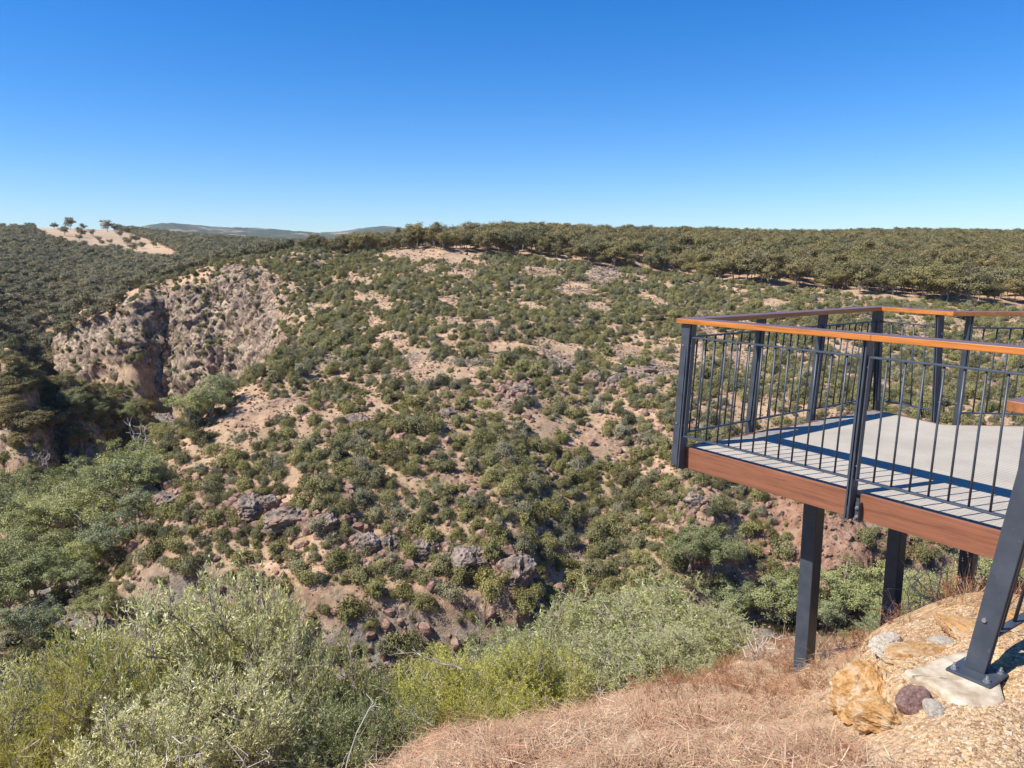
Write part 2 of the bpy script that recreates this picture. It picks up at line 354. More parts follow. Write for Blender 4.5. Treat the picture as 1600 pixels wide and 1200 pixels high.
def mat_steel():
    s = NT('charcoal_steel'); v = s.coord(); n = s.noise(v, 9, 5, .6); d = s.noise(v, 60, 3, .6)
    c = s.mix(s.rng(n, .35, .7), (.040, .050, .066), (.060, .070, .086)); c = s.mix(s.rng(d, .66, .74, 0, .5), c, (.16, .15, .14))
    s.pbr(c, s.rng(n, .3, .7, .36, .55), s.bump(s.noise(v, 220, 2), .08, .002), 0, .5); return s.m
def mat_wood(name, top, side, scale=1., rough=.42, dirx=None):
    s = NT(name); v = s.coord()
    h = dirx if dirx is not None else 145.5
    rt = s.n('ShaderNodeVectorRotate', rotation_type='Z_AXIS'); s.l(v, rt.inputs[0]); rt.inputs['Angle'].default_value = R(h-90)   # grain runs along the board
    vm = s.mapping(rt.outputs[0], (1.2*scale, 26*scale, 26*scale)); n = s.noise(vm, 1.6, 7, .65, .4); n2 = s.noise(vm, 9, 3, .6)
    f = s.math('ADD', s.math('MULTIPLY', n, .75), s.math('MULTIPLY', n2, .25))
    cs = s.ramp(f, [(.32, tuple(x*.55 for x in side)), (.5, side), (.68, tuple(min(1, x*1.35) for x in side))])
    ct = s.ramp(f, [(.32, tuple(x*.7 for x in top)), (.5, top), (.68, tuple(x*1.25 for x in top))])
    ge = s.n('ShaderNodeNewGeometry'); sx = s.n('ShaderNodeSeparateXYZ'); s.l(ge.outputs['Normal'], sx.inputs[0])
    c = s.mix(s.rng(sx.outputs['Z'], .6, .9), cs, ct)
    c = s.mix(s.rng(s.noise(v, 3.1, 4), .62, .72, 0, .35), c, (.12, .06, .04))
    s.pbr(c, rough, s.bump(f, .12, .004), 0, .4); return s.m
def mat_deck():
    s = NT('fibreglass_grating'); v = s.coord(); rt = s.n('ShaderNodeVectorRotate', rotation_type='Z_AXIS'); s.l(v, rt.inputs[0]); rt.inputs['Angle'].default_value = R(SKEW)
    sx = s.n('ShaderNodeSeparateXYZ'); s.l(rt.outputs[0], sx.inputs[0])
    def line(o, pitch, w_):
        m = s.math('FRACT', s.math('DIVIDE', o, pitch)); return s.math('MINIMUM', s.math('GREATER_THAN', m, w_), 1.)
    hole = s.math('MULTIPLY', line(sx.outputs['X'], .034, .36), line(sx.outputs['Y'], .034, .36))
    n = s.noise(v, 2.2, 5, .6); g = s.noise(v, 160, 3, .8)
    top = s.ramp(n, [(.35, (.34, .295, .235)), (.65, (.45, .395, .32))]); top = s.mix(s.rng(g, .35, .7, 0, .5), top, (.54, .48, .40))
    top = s.mix(s.rng(s.noise(v, .9, 3), .66, .72, 0, .4), top, (.22, .2, .17))
    c = s.mix(hole, top, s.mix(.5, top, (.24, .235, .21)))
    h = s.math('SUBTRACT', s.math('MULTIPLY', g, .3), hole)
    s.pbr(c, .85, s.bump(h, .35, .004), 0, .2); return s.m
def mat_plain(name, c1, c2, sc, rough=.8, bump=0., metal=0., bd=.02, spec=.5, detail=5):
    s = NT(name); v = s.coord(); n = s.noise(v, sc, detail, .65)
    s.pbr(s.ramp(n, [(.35, c1), (.65, c2)]), rough, s.bump(n, bump, bd) if bump else None, metal, spec); return s.m
SKEW = 55.5
STEEL = mat_steel(); ZINC = mat_plain('galvanised_bolt', (.33, .34, .36), (.5, .5, .52), 40, .4, 0, .8)
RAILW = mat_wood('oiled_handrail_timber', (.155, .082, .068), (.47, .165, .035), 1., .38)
RAILW_SHADED = mat_wood('oiled_handrail_timber_cross_shaded', (.155, .082, .068), (.30, .12, .045), 1., .38, 55.5)  # same timber, grain turned; shade on the inner sides painted as darker side colour
FASC = mat_wood('red_brown_fascia_timber', (.20, .09, .052), (.235, .093, .05), .8, .5)
FASC2 = mat_wood('red_brown_fascia_timber_cross', (.21, .09, .05), (.235, .088, .046), .8, .5, 55.5)
DECKM = mat_deck(); CONC = mat_plain('pale_concrete', (.34, .26, .17), (.62, .53, .40), 11, .95, .8, 0, .012, .2, 12)
# ------------------------------------------------------------------ lookout platform (built in world metres; eye level is z = 0)
def hv(h): return Vector((math.sin(R(h)), math.cos(R(h)), 0))
TOPZ, DZ = -.51, -1.63
A0 = Vector((1.41076, 6.59174, 0)); D1, D2 = hv(145.5), hv(55.5)
J0 = A0+D1*3.385; F0 = J0-D2*1.865; C0 = A0+D2*3.09; D0 = C0+hv(155)*.90; E0 = D0+hv(94.5)*1.9
plat = empty('lookout_platform', (3.6, 6.0, -3.5), 'steel-framed viewing platform with timber handrail and pale grating deck jutting over the gorge', 'viewing platform')
wing = empty('path_railing', (F0.x, F0.y, -1.65), 'short leaning steel railing bolted to the concrete pad at the right edge', 'railing')
POLY = [F0, J0, A0, C0, D0, E0]
def dirn(i): return (POLY[i+1]-POLY[i]).normalized()
INW = []                                             # inward normal of each side
for i in range(5):
    d = dirn(i); n_in = Vector((-d.y, d.x, 0)); mid = (POLY[i]+POLY[i+1])/2
    c_ = Vector((4.2, 5.6, 0)) if i else Vector((3.0, 2.0, 0))
    if (c_-mid).dot(n_in) < 0: n_in = -n_in
    INW.append(n_in)
def off_corner(k, v):                                # corner of the polyline pushed inward by v
    if k == 0: return POLY[0]+INW[0]*v
    if k == 5: return POLY[5]+INW[4]*v
    p, d, q, e = POLY[k]+INW[k-1]*v, dirn(k-1), POLY[k]+INW[k]*v, dirn(k)
    den = d.x*e.y-d.y*e.x; t = ((q-p).x*e.y-(q-p).y*e.x)/den; return p+d*t
def zz(p, z): return Vector((p.x, p.y, z))
RW_, RT_ = .15, .042
for i in range(5):
    m = MB()
    o0, o1, i0, i1 = off_corner(i, 0), off_corner(i+1, 0), off_corner(i, RW_), off_corner(i+1, RW_)
    d = dirn(i); o0, i0 = o0+d*.0005, i0+d*.0005; o1, i1 = o1-d*.0005, i1-d*.0005
    cuts = [0, 1] if i != 1 else [0, .48, 1]         # boards butt-jointed on the long side
    if i == 0: o0 = o0+d*.0+INW[0]*.018; ext = [POLY[0]+d*.018]
    for a, b in zip(cuts[:-1], cuts[1:]):
        g = .001
        pa, pb, qa, qb = o0.lerp(o1, a+(g if a else 0)), o0.lerp(o1, b-(g if b < 1 else 0)), i0.lerp(i1, a+(g if a else 0)), i0.lerp(i1, b-(g if b < 1 else 0))
        ring = ([ext[0]] if i == 0 else [])+[pb, qb, qa, pa]
        m = MB(); m.prism([zz(p, TOPZ-RT_) for p in ring], [zz(p, TOPZ) for p in ring])
        m.obj('handrail', RAILW if i in (1, 3) else RAILW_SHADED, wing if i == 0 else plat, .004)
def lean(z, i=1): return .085*(z+1.81)/1.258 if i else .085*(z+1.81)/1.258-.085*(TOPZ-z)/1.14              # inward drift of the posts with height
def stanchion(i, u, zb=-1.81, parent=None, bolts=True):
    P = POLY[i]; d = dirn(i); n_in = INW[i]; m = MB(); zt = TOPZ-RT_-.001
    def P_(uu, v, z): q = P+d*uu+n_in*v; return Vector((q.x, q.y, z))
    for s_ in (-1, 1):
        c0 = u+s_*.0115; h = .0065
        vb0, vb1 = -.038+lean(zb, i), .042+lean(zb, i); vt0, vt1 = -.043+lean(zt, i), .044+lean(zt, i)
        m.prism([P_(c0-h, vb0, zb), P_(c0+h, vb0, zb), P_(c0+h, vb1, zb), P_(c0-h, vb1, zb)], [P_(c0-h, vt0, zt), P_(c0+h, vt0, zt), P_(c0+h, vt1, zt), P_(c0-h, vt1, zt)])
    for z in (zb+.05, -1.0, zt-.05):                 # spacers between the two blades
        m.prism([P_(u-.0051, -.03+lean(z, i), z-.04), P_(u+.0051, -.03+lean(z, i), z-.04), P_(u+.0051, .03+lean(z, i), z-.04), P_(u-.0051, .03+lean(z, i), z-.04)],
                [P_(u-.0051, -.03+lean(z, i), z+.04), P_(u+.0051, -.03+lean(z, i), z+.04), P_(u+.0051, .03+lean(z, i), z+.04), P_(u-.0051, .03+lean(z, i), z+.04)])
    so = m.obj('stanchion', STEEL, parent, .0015)
    for z in (-.74, -1.43):
        for s_ in (-1, 1):
            c = P_(u+s_*.018, lean(z, i)-.01, z); b = MB(); b.tube([c, c+d*s_*.007], .0095, 6)
            bo = b.obj('bolt', ZINC, so); bo.matrix_parent_inverse = Matrix.Translation(parent.location).inverted() if False else Matrix.Identity(4)
            bo.matrix_parent_inverse = Matrix.Identity(4); bo.location = (0, 0, 0)
    return so
def panel(i, u0, u1, pitch, parent):
    P = POLY[i]; d = dirn(i); n_in = INW[i]; zt, zb = -.665, -1.53; m = MB()
    def P_(uu, v, z): q = P+d*uu+n_in*(v+lean(z, i)); return Vector((q.x, q.y, z))
    def bar(ua, ub, za, zb_, vh=.019):
        m.prism([P_(ua, -vh, za), P_(ub, -vh, za), P_(ub, vh, za), P_(ua, vh, za)], [P_(ua, -vh, zb_), P_(ub, -vh, zb_), P_(ub, vh, zb_), P_(ua, vh, zb_)])
    bar(u0, u1, zt-.012, zt); bar(u0, u1, zb, zb+.012); bar(u0, u0+.010, zb+.0125, zt-.0125); bar(u1-.010, u1, zb+.0125, zt-.0125)
    fr = m.obj('railing_panel', STEEL, parent, .0015)
    k = max(2, int(round((u1-u0)/pitch))); 
    for j in range(1, k):
        uu = u0+(u1-u0)*j/k; b = MB(); b.tube([P_(uu, 0, zb+.011), P_(uu, 0, zt-.011)], .0075, 8)
        bo = b.obj('baluster', STEEL, fr, 0, True); bo.matrix_parent_inverse = Matrix.Identity(4)
# long near side: index 1 runs J -> A ; u measured from A in the survey, so convert
L1 = 3.385; LA = 3.09
S1 = [L1-.10, L1-1.70, L1-3.24]
for u in S1: stanchion(1, u, -1.81, plat)
for a, b in ((L1-1.675, L1-.125), (L1-3.215, L1-1.725)): panel(1, a, b, .122, plat)
S2 = [.05, 1.03, 1.99, 2.95]
for u in S2: stanchion(2, u, -1.81, plat)
for a, b in zip(S2[:-1], S2[1:]): panel(2, a+.022, b-.022, .118, plat)
for u in (.10, .80): stanchion(3, u, -1.81, plat)
panel(3, .122, .778, .12, plat)
for u in (.10, 1.75): stanchion(4, u, -1.81, plat)
panel(4, .122, 1.728, .12, plat)
S0 = [.175, 1.70]
for k, u in enumerate(S0): stanchion(0, u, -1.655 if k == 0 else -1.81, wing)
panel(0, .197, 1.678, .12, wing)
# base plate of the path railing
q = F0+dirn(0)*.165-INW[0]*.062; m = MB(); dd, nn = dirn(0), INW[0]
ring = [q-dd*.085-nn*.085, q+dd*.075-nn*.085, q+dd*.075+nn*.085, q-dd*.085+nn*.085]
m.prism([zz(p, -1.667) for p in ring], [zz(p, -1.6555) for p in ring]); bp = m.obj('base_plate', STEEL, wing, .002)
for a in (-.062, .055):
    for b in (-.062, .062):
        c = zz(q+dd*a+nn*b, -1.6553); m = MB(); m.tube([c, c+Vector((0, 0, .003))], .015, 14); m.tube([c+Vector((0, 0, .0032)), c+Vector((0, 0, .014))], .0105, 6); m.tube([c+Vector((0, 0, .0142)), c+Vector((0, 0, .026))], .0055, 10)
        bo = m.obj('bolt', ZINC, bp); bo.matrix_parent_inverse = Matrix.Identity(4)
# fascia boards, in lengths between the posts
def fascia(i, u0, u1, mat):
    P = POLY[i]; d = dirn(i); n_in = INW[i]; m = MB()
    r_ = [P+d*u0+n_in*.06, P+d*u1+n_in*.06, P+d*u1+n_in*.102, P+d*u0+n_in*.102]
    m.prism([zz(p, -1.822) for p in r_], [zz(p, -1.634) for p in r_]); m.obj('fascia_board', mat, plat, .003)
fascia(1, L1-1.655, L1-.08, FASC); fascia(1, -.9, L1-1.735, FASC)
fascia(2, .105, 3.0, FASC2); fascia(3, .1, .85, FASC); fascia(4, .08, 1.9, FASC2)
# cleats with bolts beside the posts
for u, s_ in ((L1-.175+.075, -1), (L1-1.70+-.048, 1)):
    P = POLY[1]; d = dirn(1); n_in = INW[1]; c = P+d*u+n_in*.045; m = MB()
    r_ = [c-d*.014-n_in*.03, c+d*.014-n_in*.03, c+d*.014+n_in*.012, c-d*.014+n_in*.012]
    m.prism([zz(p, -1.825) for p in r_], [zz(p, -1.69) for p in r_]); cl = m.obj('cleat', STEEL, plat, .0015)
    for z in (-1.725, -1.79):
        m = MB(); e = zz(c-n_in*.0302, z); m.tube([e, e-n_in*.004], .0135, 14); m.tube([e-n_in*.0042, e-n_in*.015], .009, 6)
        bo = m.obj('bolt', ZINC, cl); bo.matrix_parent_inverse = Matrix.Identity(4)
# deck and frame
def inset(v):
    pts = [off_corner(k, v) for k in (2, 3, 4)]
    return [A0+D1*4.6+INW[1]*v]+pts+[POLY[5]+INW[4]*v, POLY[5]+INW[4]*v+Vector((1.0, 0, 0)), Vector((7.2, 3.2, 0))]
ring = inset(.118)
m = MB(); m.prism([zz(p, DZ-.038) for p in ring], [zz(p, DZ) for p in ring]); m.obj('deck_grating', DECKM, plat, .002)
def beam(p, q, zt, zb, hw, name='joist'):
    d = (q-p).normalized(); n_ = Vector((-d.y, d.x, 0))*hw; r_ = [p-n_, q-n_, q+n_, p+n_]; m = MB()
    m.prism([zz(x, zb) for x in r_], [zz(x, zt) for x in r_]); return m.obj(name, STEEL, plat, .002)
ri = inset(.155)
for a, b in ((0, 1), (1, 2), (2, 3), (3, 4)): 
    d_ = (ri[b]-ri[a]).normalized()*.04; beam(ri[a]+d_, ri[b]-d_, DZ-.04, -1.835, .03, 'edge_beam')
for u in (.55, 1.0, 1.5, 2.05, 2.6, 3.15): beam(A0+D1*u+D2*.2, A0+D1*u+D2*(2.75 if u < 1.2 else 3.3), DZ-.041, -1.83, .025)
for v, nm in ((.65, 1.0), (2.0, 1.0), (2.78, 1.3)):
    p = A0+D1*nm+D2*v; gz = base_h(p.x, p.y)[0]-.5; m = MB(); w_ = .0625
    r_ = [p-D1*w_-D2*w_, p+D1*w_-D2*w_, p+D1*w_+D2*w_, p-D1*w_+D2*w_]
    m.prism([zz(x, gz) for x in r_], [zz(x, -1.832) for x in r_]); m.obj('support_post', STEEL, plat, .008)
#@@NEXT2
# ------------------------------------------------------------------ foliage
def unit(rs, n):
    v = rs.normal(size=(n, 3)); return v/np.linalg.norm(v, axis=1, keepdims=True)
def leaves(rs, pos, ln, wd, axis=None, spread=1., face=None):
    """one diamond-shaped leaf per position; with face, blades turn their flat side that way"""
    n = len(pos)
    if face is not None: nn = face+unit(rs, n)*spread; a = np.cross(nn, unit(rs, n))
    else: a = unit(rs, n) if axis is None else axis+unit(rs, n)*spread
    a /= np.linalg.norm(a, axis=1, keepdims=True)+1e-9
    b = np.cross(a, unit(rs, n) if face is None else nn); b /= np.linalg.norm(b, axis=1, keepdims=True)+1e-9
    L = ln*rs.uniform(.65, 1.25, (n, 1)); W = wd*rs.uniform(.7, 1.2, (n, 1))
    c = np.cross(a, b)*W*.25
    V = np.stack([pos, pos+a*L*.45+b*W*.5+c, pos+a*L, pos+a*L*.45-b*W*.5+c], 1).reshape(-1, 3)
    return V, np.arange(4*n).reshape(-1, 4)
def merge(parts):                                    # [(V, F, matindex)]
    Vs, Fs, Ms, o = [], [], [], 0
    for V, F, k in parts:
        if len(V) == 0: continue
        Vs.append(V); Fs.append(F+o); Ms.append(np.full(len(F), k)); o += len(V)
    return np.concatenate(Vs), np.concatenate(Fs), np.concatenate(Ms)
def tubes_np(segs, k=4):                             # [(p0, p1, r0, r1)]
    if not segs: return np.zeros((0, 3)), np.zeros((0, 4), int)
    P0 = np.array([s[0] for s in segs], float); P1 = np.array([s[1] for s in segs], float); r0 = np.array([s[2] for s in segs])[:, None]; r1 = np.array([s[3] for s in segs])[:, None]
    d = P1-P0; d /= np.linalg.norm(d, axis=1, keepdims=True)+1e-9
    ref = np.where(np.abs(d[:, 2:3]) < .9, np.array([[0, 0, 1.]]), np.array([[1., 0, 0]])); a = np.cross(d, ref); a /= np.linalg.norm(a, axis=1, keepdims=True)+1e-9; b = np.cross(d, a)
    V = []
    for P, r in ((P0, r0), (P1, r1)):
        for j in range(k):
            t = 2*math.pi*j/k; V.append(P+(a*math.cos(t)+b*math.sin(t))*r)
    V = np.stack(V, 1).reshape(-1, 3); base = np.arange(len(segs))[:, None]*2*k
    F = [np.concatenate([base+j, base+(j+1) % k, base+k+(j+1) % k, base+k+j], 1) for j in range(k)]
    return V, np.concatenate(F)
def curve(rs, p, q, n=4, wob=.08, r0=.02, r1=.01):
    p, q = np.array(p, float), np.array(q, float); L = np.linalg.norm(q-p); pts = [p]
    for i in range(1, n): pts.append(p+(q-p)*i/n+rs.normal(size=3)*L*wob)
    pts.append(q); rad = np.linspace(r0, r1, n+1)
    return pts, [(pts[i], pts[i+1], rad[i], rad[i+1]) for i in range(n)]
def bush_proto(seed, n_leaf=2600, flat=.8, ln=.10, wd=.06, dense=1.):
    rs = np.random.RandomState(seed); nl = rs.randint(5, 9)
    lc = np.stack([rs.uniform(-.5, .5, nl), rs.uniform(-.5, .5, nl), rs.uniform(.25, .62, nl)*flat], -1); lr = rs.uniform(.34, .55, nl)
    k = 95; w = rs.randint(0, nl, k); cc = lc[w]+unit(rs, k)*lr[w][:, None]*rs.uniform(.55, 1.0, (k, 1))*np.array([1, 1, flat]); cc[:, 2] = np.maximum(cc[:, 2], .06)
    m = rs.randint(0, k, n_leaf); pos = cc[m]+rs.normal(size=(n_leaf, 3))*.085*rs.uniform(.7, 1.5, k)[m][:, None]; pos[:, 2] = np.maximum(pos[:, 2], -.05)
    ax = cc[m]-np.array([0, 0, .2]); V, F = leaves(rs, pos, ln, wd, None, .75, ax/np.linalg.norm(ax, axis=1, keepdims=True))
    segs = []
    for j in range(7): segs += curve(rs, (0, 0, -.15), cc[rs.randint(0, k)]*np.array([.9, .9, .9]), 3, .06, .035, .012)[1]
    Vt, Ft = tubes_np(segs, 4)
    return (V, F), (Vt, Ft)
def gum_proto(seed, n_leaf=4200, ln=.045, wd=.022, low=.34, wide=.36, limbs=6, trunkr=.018, clr=.042, straight=True):
    """a eucalypt one unit tall: pale forking trunk, limbs, umbrella-like leaf clumps"""
    rs = np.random.RandomState(seed); segs = []; cc = []; fork = np.array([rs.normal()*.03, rs.normal()*.03, low*rs.uniform(.6, 1.)])
    pts, sg = curve(rs, (0, 0, -.08), fork, 4, .03, trunkr*1.35, trunkr); segs += sg
    for i in range(limbs):
        a = 2*math.pi*(i+rs.uniform(-.3, .3))/limbs; rad = wide*rs.uniform(.35, .85) if i else .04
        tip = np.array([math.cos(a)*rad, math.sin(a)*rad, rs.uniform(.5, .84) if i else .88]); pts, sg = curve(rs, fork, tip, 4, .06, trunkr*.72, trunkr*.3); segs += sg
        for j in range(5):
            s0 = pts[rs.randint(2, 5)]; t2 = s0+np.array([math.cos(a+rs.normal()*1.1), math.sin(a+rs.normal()*1.1), rs.uniform(.1, 1.1)])*wide*rs.uniform(.25, .52)
            t2[2] = min(t2[2], .97); p2, sg = curve(rs, s0, t2, 3, .08, trunkr*.32, trunkr*.12); segs += sg; cc.append(t2)
            for q in range(3): cc.append(t2+rs.normal(size=3)*np.array([.07, .07, .035])*(wide/.36))
    cc = np.array(cc); k = len(cc); m = rs.randint(0, k, n_leaf); sc = rs.uniform(.7, 1.5, k)
    pos = cc[m]+rs.normal(size=(n_leaf, 3))*np.array([1, 1, .62])*clr*sc[m][:, None]
    ax = (cc[m]-np.array([0, 0, .55])); ax /= np.linalg.norm(ax, axis=1, keepdims=True)+1e-9
    V, F = leaves(rs, pos, ln, wd, None, .8, ax*.8+np.array([0, 0, .35])); Vt, Ft = tubes_np(segs, 5)
    return (V, F), (Vt, Ft)
def mat_leaf(name, cols, trans=.12, rough=.55, spec=.3, isl=.45, tcol=1.25):
    s = NT(name); oi = s.n('ShaderNodeObjectInfo'); ge = s.n('ShaderNodeNewGeometry')
    c = s.ramp(oi.outputs['Random'], [(i/(len(cols)-1), cc) for i, cc in enumerate(cols)])
    f = s.rng(ge.outputs['Random Per Island'], 0, 1, 1-isl, 1+isl)
    vm = s.n('ShaderNodeVectorMath', operation='SCALE'); s.l(c, vm.inputs[0]); s.l(f, vm.inputs['Scale'])
    b = s.n('ShaderNodeBsdfPrincipled'); s.l(vm.outputs[0], b.inputs['Base Color']); b.inputs['Roughness'].default_value = rough; b.inputs['Specular IOR Level'].default_value = spec
    t = s.n('ShaderNodeBsdfTranslucent'); v2 = s.n('ShaderNodeVectorMath', operation='MULTIPLY'); s.l(vm.outputs[0], v2.inputs[0]); v2.inputs[1].default_value = (tcol*1.05, tcol*1.1, tcol*.6); s.l(v2.outputs[0], t.inputs[0])
    mx = s.n('ShaderNodeMixShader'); mx.inputs[0].default_value = trans; s.l(b.outputs[0], mx.inputs[1]); s.l(t.outputs[0], mx.inputs[2]); s.l(mx.outputs[0], s.out.inputs[0])
    return s.m
M_SCRUB = mat_leaf('hillside_scrub_leaves', [(.20, .19, .075), (.30, .27, .095), (.21, .20, .10), (.35, .31, .11), (.15, .15, .072), (.32, .29, .18), (.26, .24, .08), (.16, .14, .065), (.31, .28, .10)], .08)
M_FOREST = mat_leaf('forest_gum_leaves', [(.19, .17, .07), (.26, .215, .075), (.20, .18, .085), (.28, .21, .08), (.15, .145, .07)])
M_RIVER = mat_leaf('river_gum_leaves', [(.27, .29, .12), (.20, .215, .09), (.36, .36, .13), (.25, .27, .15), (.30, .31, .11)])
M_BRIGHT = mat_leaf('yellow_green_leaves', [(.40, .36, .07), (.48, .42, .08)])
M_FAR = mat_leaf('far_woodland_leaves', [(.22, .20, .11), (.27, .235, .12), (.19, .18, .11), (.29, .24, .13)])
M_BARK = mat_plain('pale_gum_bark', (.22, .19, .16), (.46, .42, .36), 3, .85); M_TWIG = mat_plain('grey_twigs', (.13, .105, .085), (.28, .24, .20), 8, .9)
M_DEAD = mat_plain('bleached_dead_wood', (.42, .38, .33), (.62, .58, .52), 3, .85)
def pair_meshes(nm, pr, ml, mt):                     # separate crown / trunk meshes and one joined mesh
    (V, F), (Vt, Ft) = pr; a = new_mesh(nm+'_crown', V, F, [ml]); b = new_mesh(nm+'_trunk', Vt, Ft, [mt])
    W, G, M_ = merge([(V, F, 0), (Vt, Ft, 1)]); return a, b, new_mesh(nm, W, G, [ml, mt], M_)
BUSH = [pair_meshes('bush', bush_proto(100+i, 4200, [.8, 1.0, .75, .9, .7, 1.05, .85][i]), M_SCRUB, M_TWIG) for i in range(7)]
GUM = [pair_meshes('gum', gum_proto(200+i, 3800, .062, .034, .2+.04*(i % 3), .32+.03*(i % 3), 7+i % 3, clr=.052), M_FOREST, M_BARK) for i in range(6)]
FARG = [pair_meshes('far_gum', gum_proto(260+i, 1100, .10, .06, .3, .42, 5, clr=.055), M_FAR, M_BARK) for i in range(4)]
RGUM = [pair_meshes('river_gum', gum_proto(300+i, 8500, .036, .018, .26, .46+.04*(i % 2), 8, .022, .036), M_RIVER, M_BARK) for i in range(5)]
def stuff_points(name, P, rz, sc, idx, protos, tilt=None, label=None):
    """one scattered mass as ONE object: points carrying instances of a few kinds"""
    col = bpy.data.collections.new(name+'_kinds')
    for i, me in enumerate(protos): col.objects.link(bpy.data.objects.new('%s_kind_%02d' % (name, i), me))
    n = len(P); me = bpy.data.meshes.new(name); me.vertices.add(n); me.vertices.foreach_set('co', np.asarray(P, np.float32).ravel())
    rot = np.zeros((n, 3), np.float32); rot[:, 2] = rz
    if tilt is not None: rot[:, :2] = tilt
    a = me.attributes.new('rot', 'FLOAT_VECTOR', 'POINT'); a.data.foreach_set('vector', rot.ravel())
    s3 = np.asarray(sc, np.float32); s3 = np.repeat(s3[:, None], 3, 1) if s3.ndim == 1 else s3
    a = me.attributes.new('scl', 'FLOAT_VECTOR', 'POINT'); a.data.foreach_set('vector', s3.ravel())
    a = me.attributes.new('kind_index', 'INT', 'POINT'); a.data.foreach_set('value', np.asarray(idx, np.int32))
    o = bpy.data.objects.new(name, me); C.objects.link(o); o['kind'] = 'stuff'
    g = bpy.data.node_groups.new(name+'_scatter', 'GeometryNodeTree'); g.interface.new_socket('Geometry', in_out='INPUT', socket_type='NodeSocketGeometry'); g.interface.new_socket('Geometry', in_out='OUTPUT', socket_type='NodeSocketGeometry')
    N = g.nodes.new; gi, go = N('NodeGroupInput'), N('NodeGroupOutput'); ip = N('GeometryNodeInstanceOnPoints'); ci = N('GeometryNodeCollectionInfo')
    ci.inputs['Collection'].default_value = col; ci.inputs['Separate Children'].default_value = True; ci.inputs['Reset Children'].default_value = True
    def at(nm, ty):
        x = N('GeometryNodeInputNamedAttribute'); x.data_type = ty; x.inputs['Name'].default_value = nm; return x.outputs['Attribute']
    L = g.links.new; L(gi.outputs[0], ip.inputs['Points']); L(ci.outputs[0], ip.inputs['Instance']); ip.inputs['Pick Instance'].default_value = True
    L(at('kind_index', 'INT'), ip.inputs['Instance Index']); L(at('rot', 'FLOAT_VECTOR'), ip.inputs['Rotation']); L(at('scl', 'FLOAT_VECTOR'), ip.inputs['Scale']); L(ip.outputs[0], go.inputs[0])
    md = o.modifiers.new('scatter', 'NODES'); md.node_group = g; return o
def thin(P, rad, k=.55):                             # drop points whose crowns would overlap too much
    cell = {}; keep = []
    for i in range(len(P)):
        x, y = P[i, 0], P[i, 1]; r = rad[i]; cx, cy_ = int(x//6), int(y//6); ok = True
        for a in (-1, 0, 1):
            for b in (-1, 0, 1):
                for j in cell.get((cx+a, cy_+b), ()):
                    if (P[j, 0]-x)**2+(P[j, 1]-y)**2 < (k*(r+rad[j]))**2: ok = False; break
                if not ok: break
            if not ok: break
        if ok: cell.setdefault((cx, cy_), []).append(i); keep.append(i)
    return np.array(keep, int)
rs = np.random.RandomState(7)
def cand(n, r0, r1, a0, a1):
    r = np.sqrt(rs.uniform(r0*r0, r1*r1, n)); a = R(1)*rs.uniform(a0, a1, n); x, y = r*np.sin(a), r*np.cos(a); z = height(x, y); return np.stack([x, y, z], -1)
TREELINE = ([-400, 0, 200, 430, 500, 640, 720, 800, 860, 920, 1000, 1060, 1130, 1200, 1300, 1400, 1600, 2200], [350, 350, 350, 386, 386, 388, 394, 398, 404, 414, 424, 430, 440, 446, 456, 468, 482, 490])
BARE = [(680,397,90,12),(725,428,30,10),(672,420,15,10),(597,478,12,12),(588,505,15,12),(575,466,30,9),(897,454,35,10),(762,506,25,10),(710,502,20,8),(612,528,35,8,25),(640,548,30,8,20),(785,543,28,9),(940,431,30,16),
 (871,556,40,9,12),(976,551,35,12,15),(650,562,20,16),(522,562,22,10),(800,611,32,16),(781,637,22,22),(1002,589,30,13,25),(935,660,22,15),(567,611,35,9,20),(564,656,35,14),(710,405,14,22,0),
 (537,711,55,10,15),(635,752,50,14,12),(594,771,40,11),(462,749,28,11,-30),(436,790,34,15,-20),(755,775,48,10,30),(620,816,42,9),(575,840,55,14),(481,846,42,12),(425,895,22,32,10),(526,932,18,24),(650,891,30,18),
 (676,932,25,14),(730,889,28,22),(905,850,20,40),(875,902,45,13),(725,734,20,12),(1000,650,30,9,30),(1050,740,42,12,35),(1230,800,45,30),(1290,850,60,50),(1340,900,40,26),(1150,830,18,32),(1180,700,30,12),
 (1050,830,26,14),(940,770,18,30),(850,740,30,13,35),(600,1030,32,14),(560,1005,30,14),(395,790,36,22,20),(450,815,34,18),(250,775,40,13,-15),(1110,520,30,9,25),(1160,560,20,10),(1210,475,25,8),(1020,470,30,8,20),
 (830,480,25,7,10),(560,440,30,8),(520,385,40,7),(700,470,20,9),(665,600,40,7,30),(720,680,40,8,30),(850,680,40,8,35),(980,820,30,9,40),(620,690,22,10),(690,830,25,9),(460,690,25,8),(385,700,18,10),(1090,800,15,25),(800,820,22,10,30)]
def info(P):
    px, py = proj(P); r = np.hypot(P[:, 0], P[:, 1]); return px, py, r
# ---- scrub on the hill across the gorge
def steep(n, x0, x1, y0, y1, r0, r1):           # extra growth on faces too steep to catch an even scatter
    out = [hit(rs.uniform(x0, x1), rs.uniform(y0, y1), 100, 500) for _ in range(n)]; return np.array([p for p in out if r0 < math.hypot(p[0], p[1]) < r1])
P = np.concatenate([steep(330, 15, 262, 445, 655, 335, 440), steep(70, 190, 430, 430, 620, 320, 440), steep(260, 225, 640, 860, 1030, 108, 170), steep(90, 640, 1000, 900, 1000, 108, 170), cand(85000, 108, 500, -37, 38), cand(22000, 108, 185, -37, 38)])
forced = np.zeros(len(P), bool); forced[:len(P)-107000] = True; px, py, r = info(P); tl = np.interp(px, *TREELINE)
bare = smooth(-.15, .25, ell(px, py, BARE)); nz = fbm(P/16., 3, 61); nz2 = fbm(P3(P[:, 0], P[:, 1])/55., 2, 62)
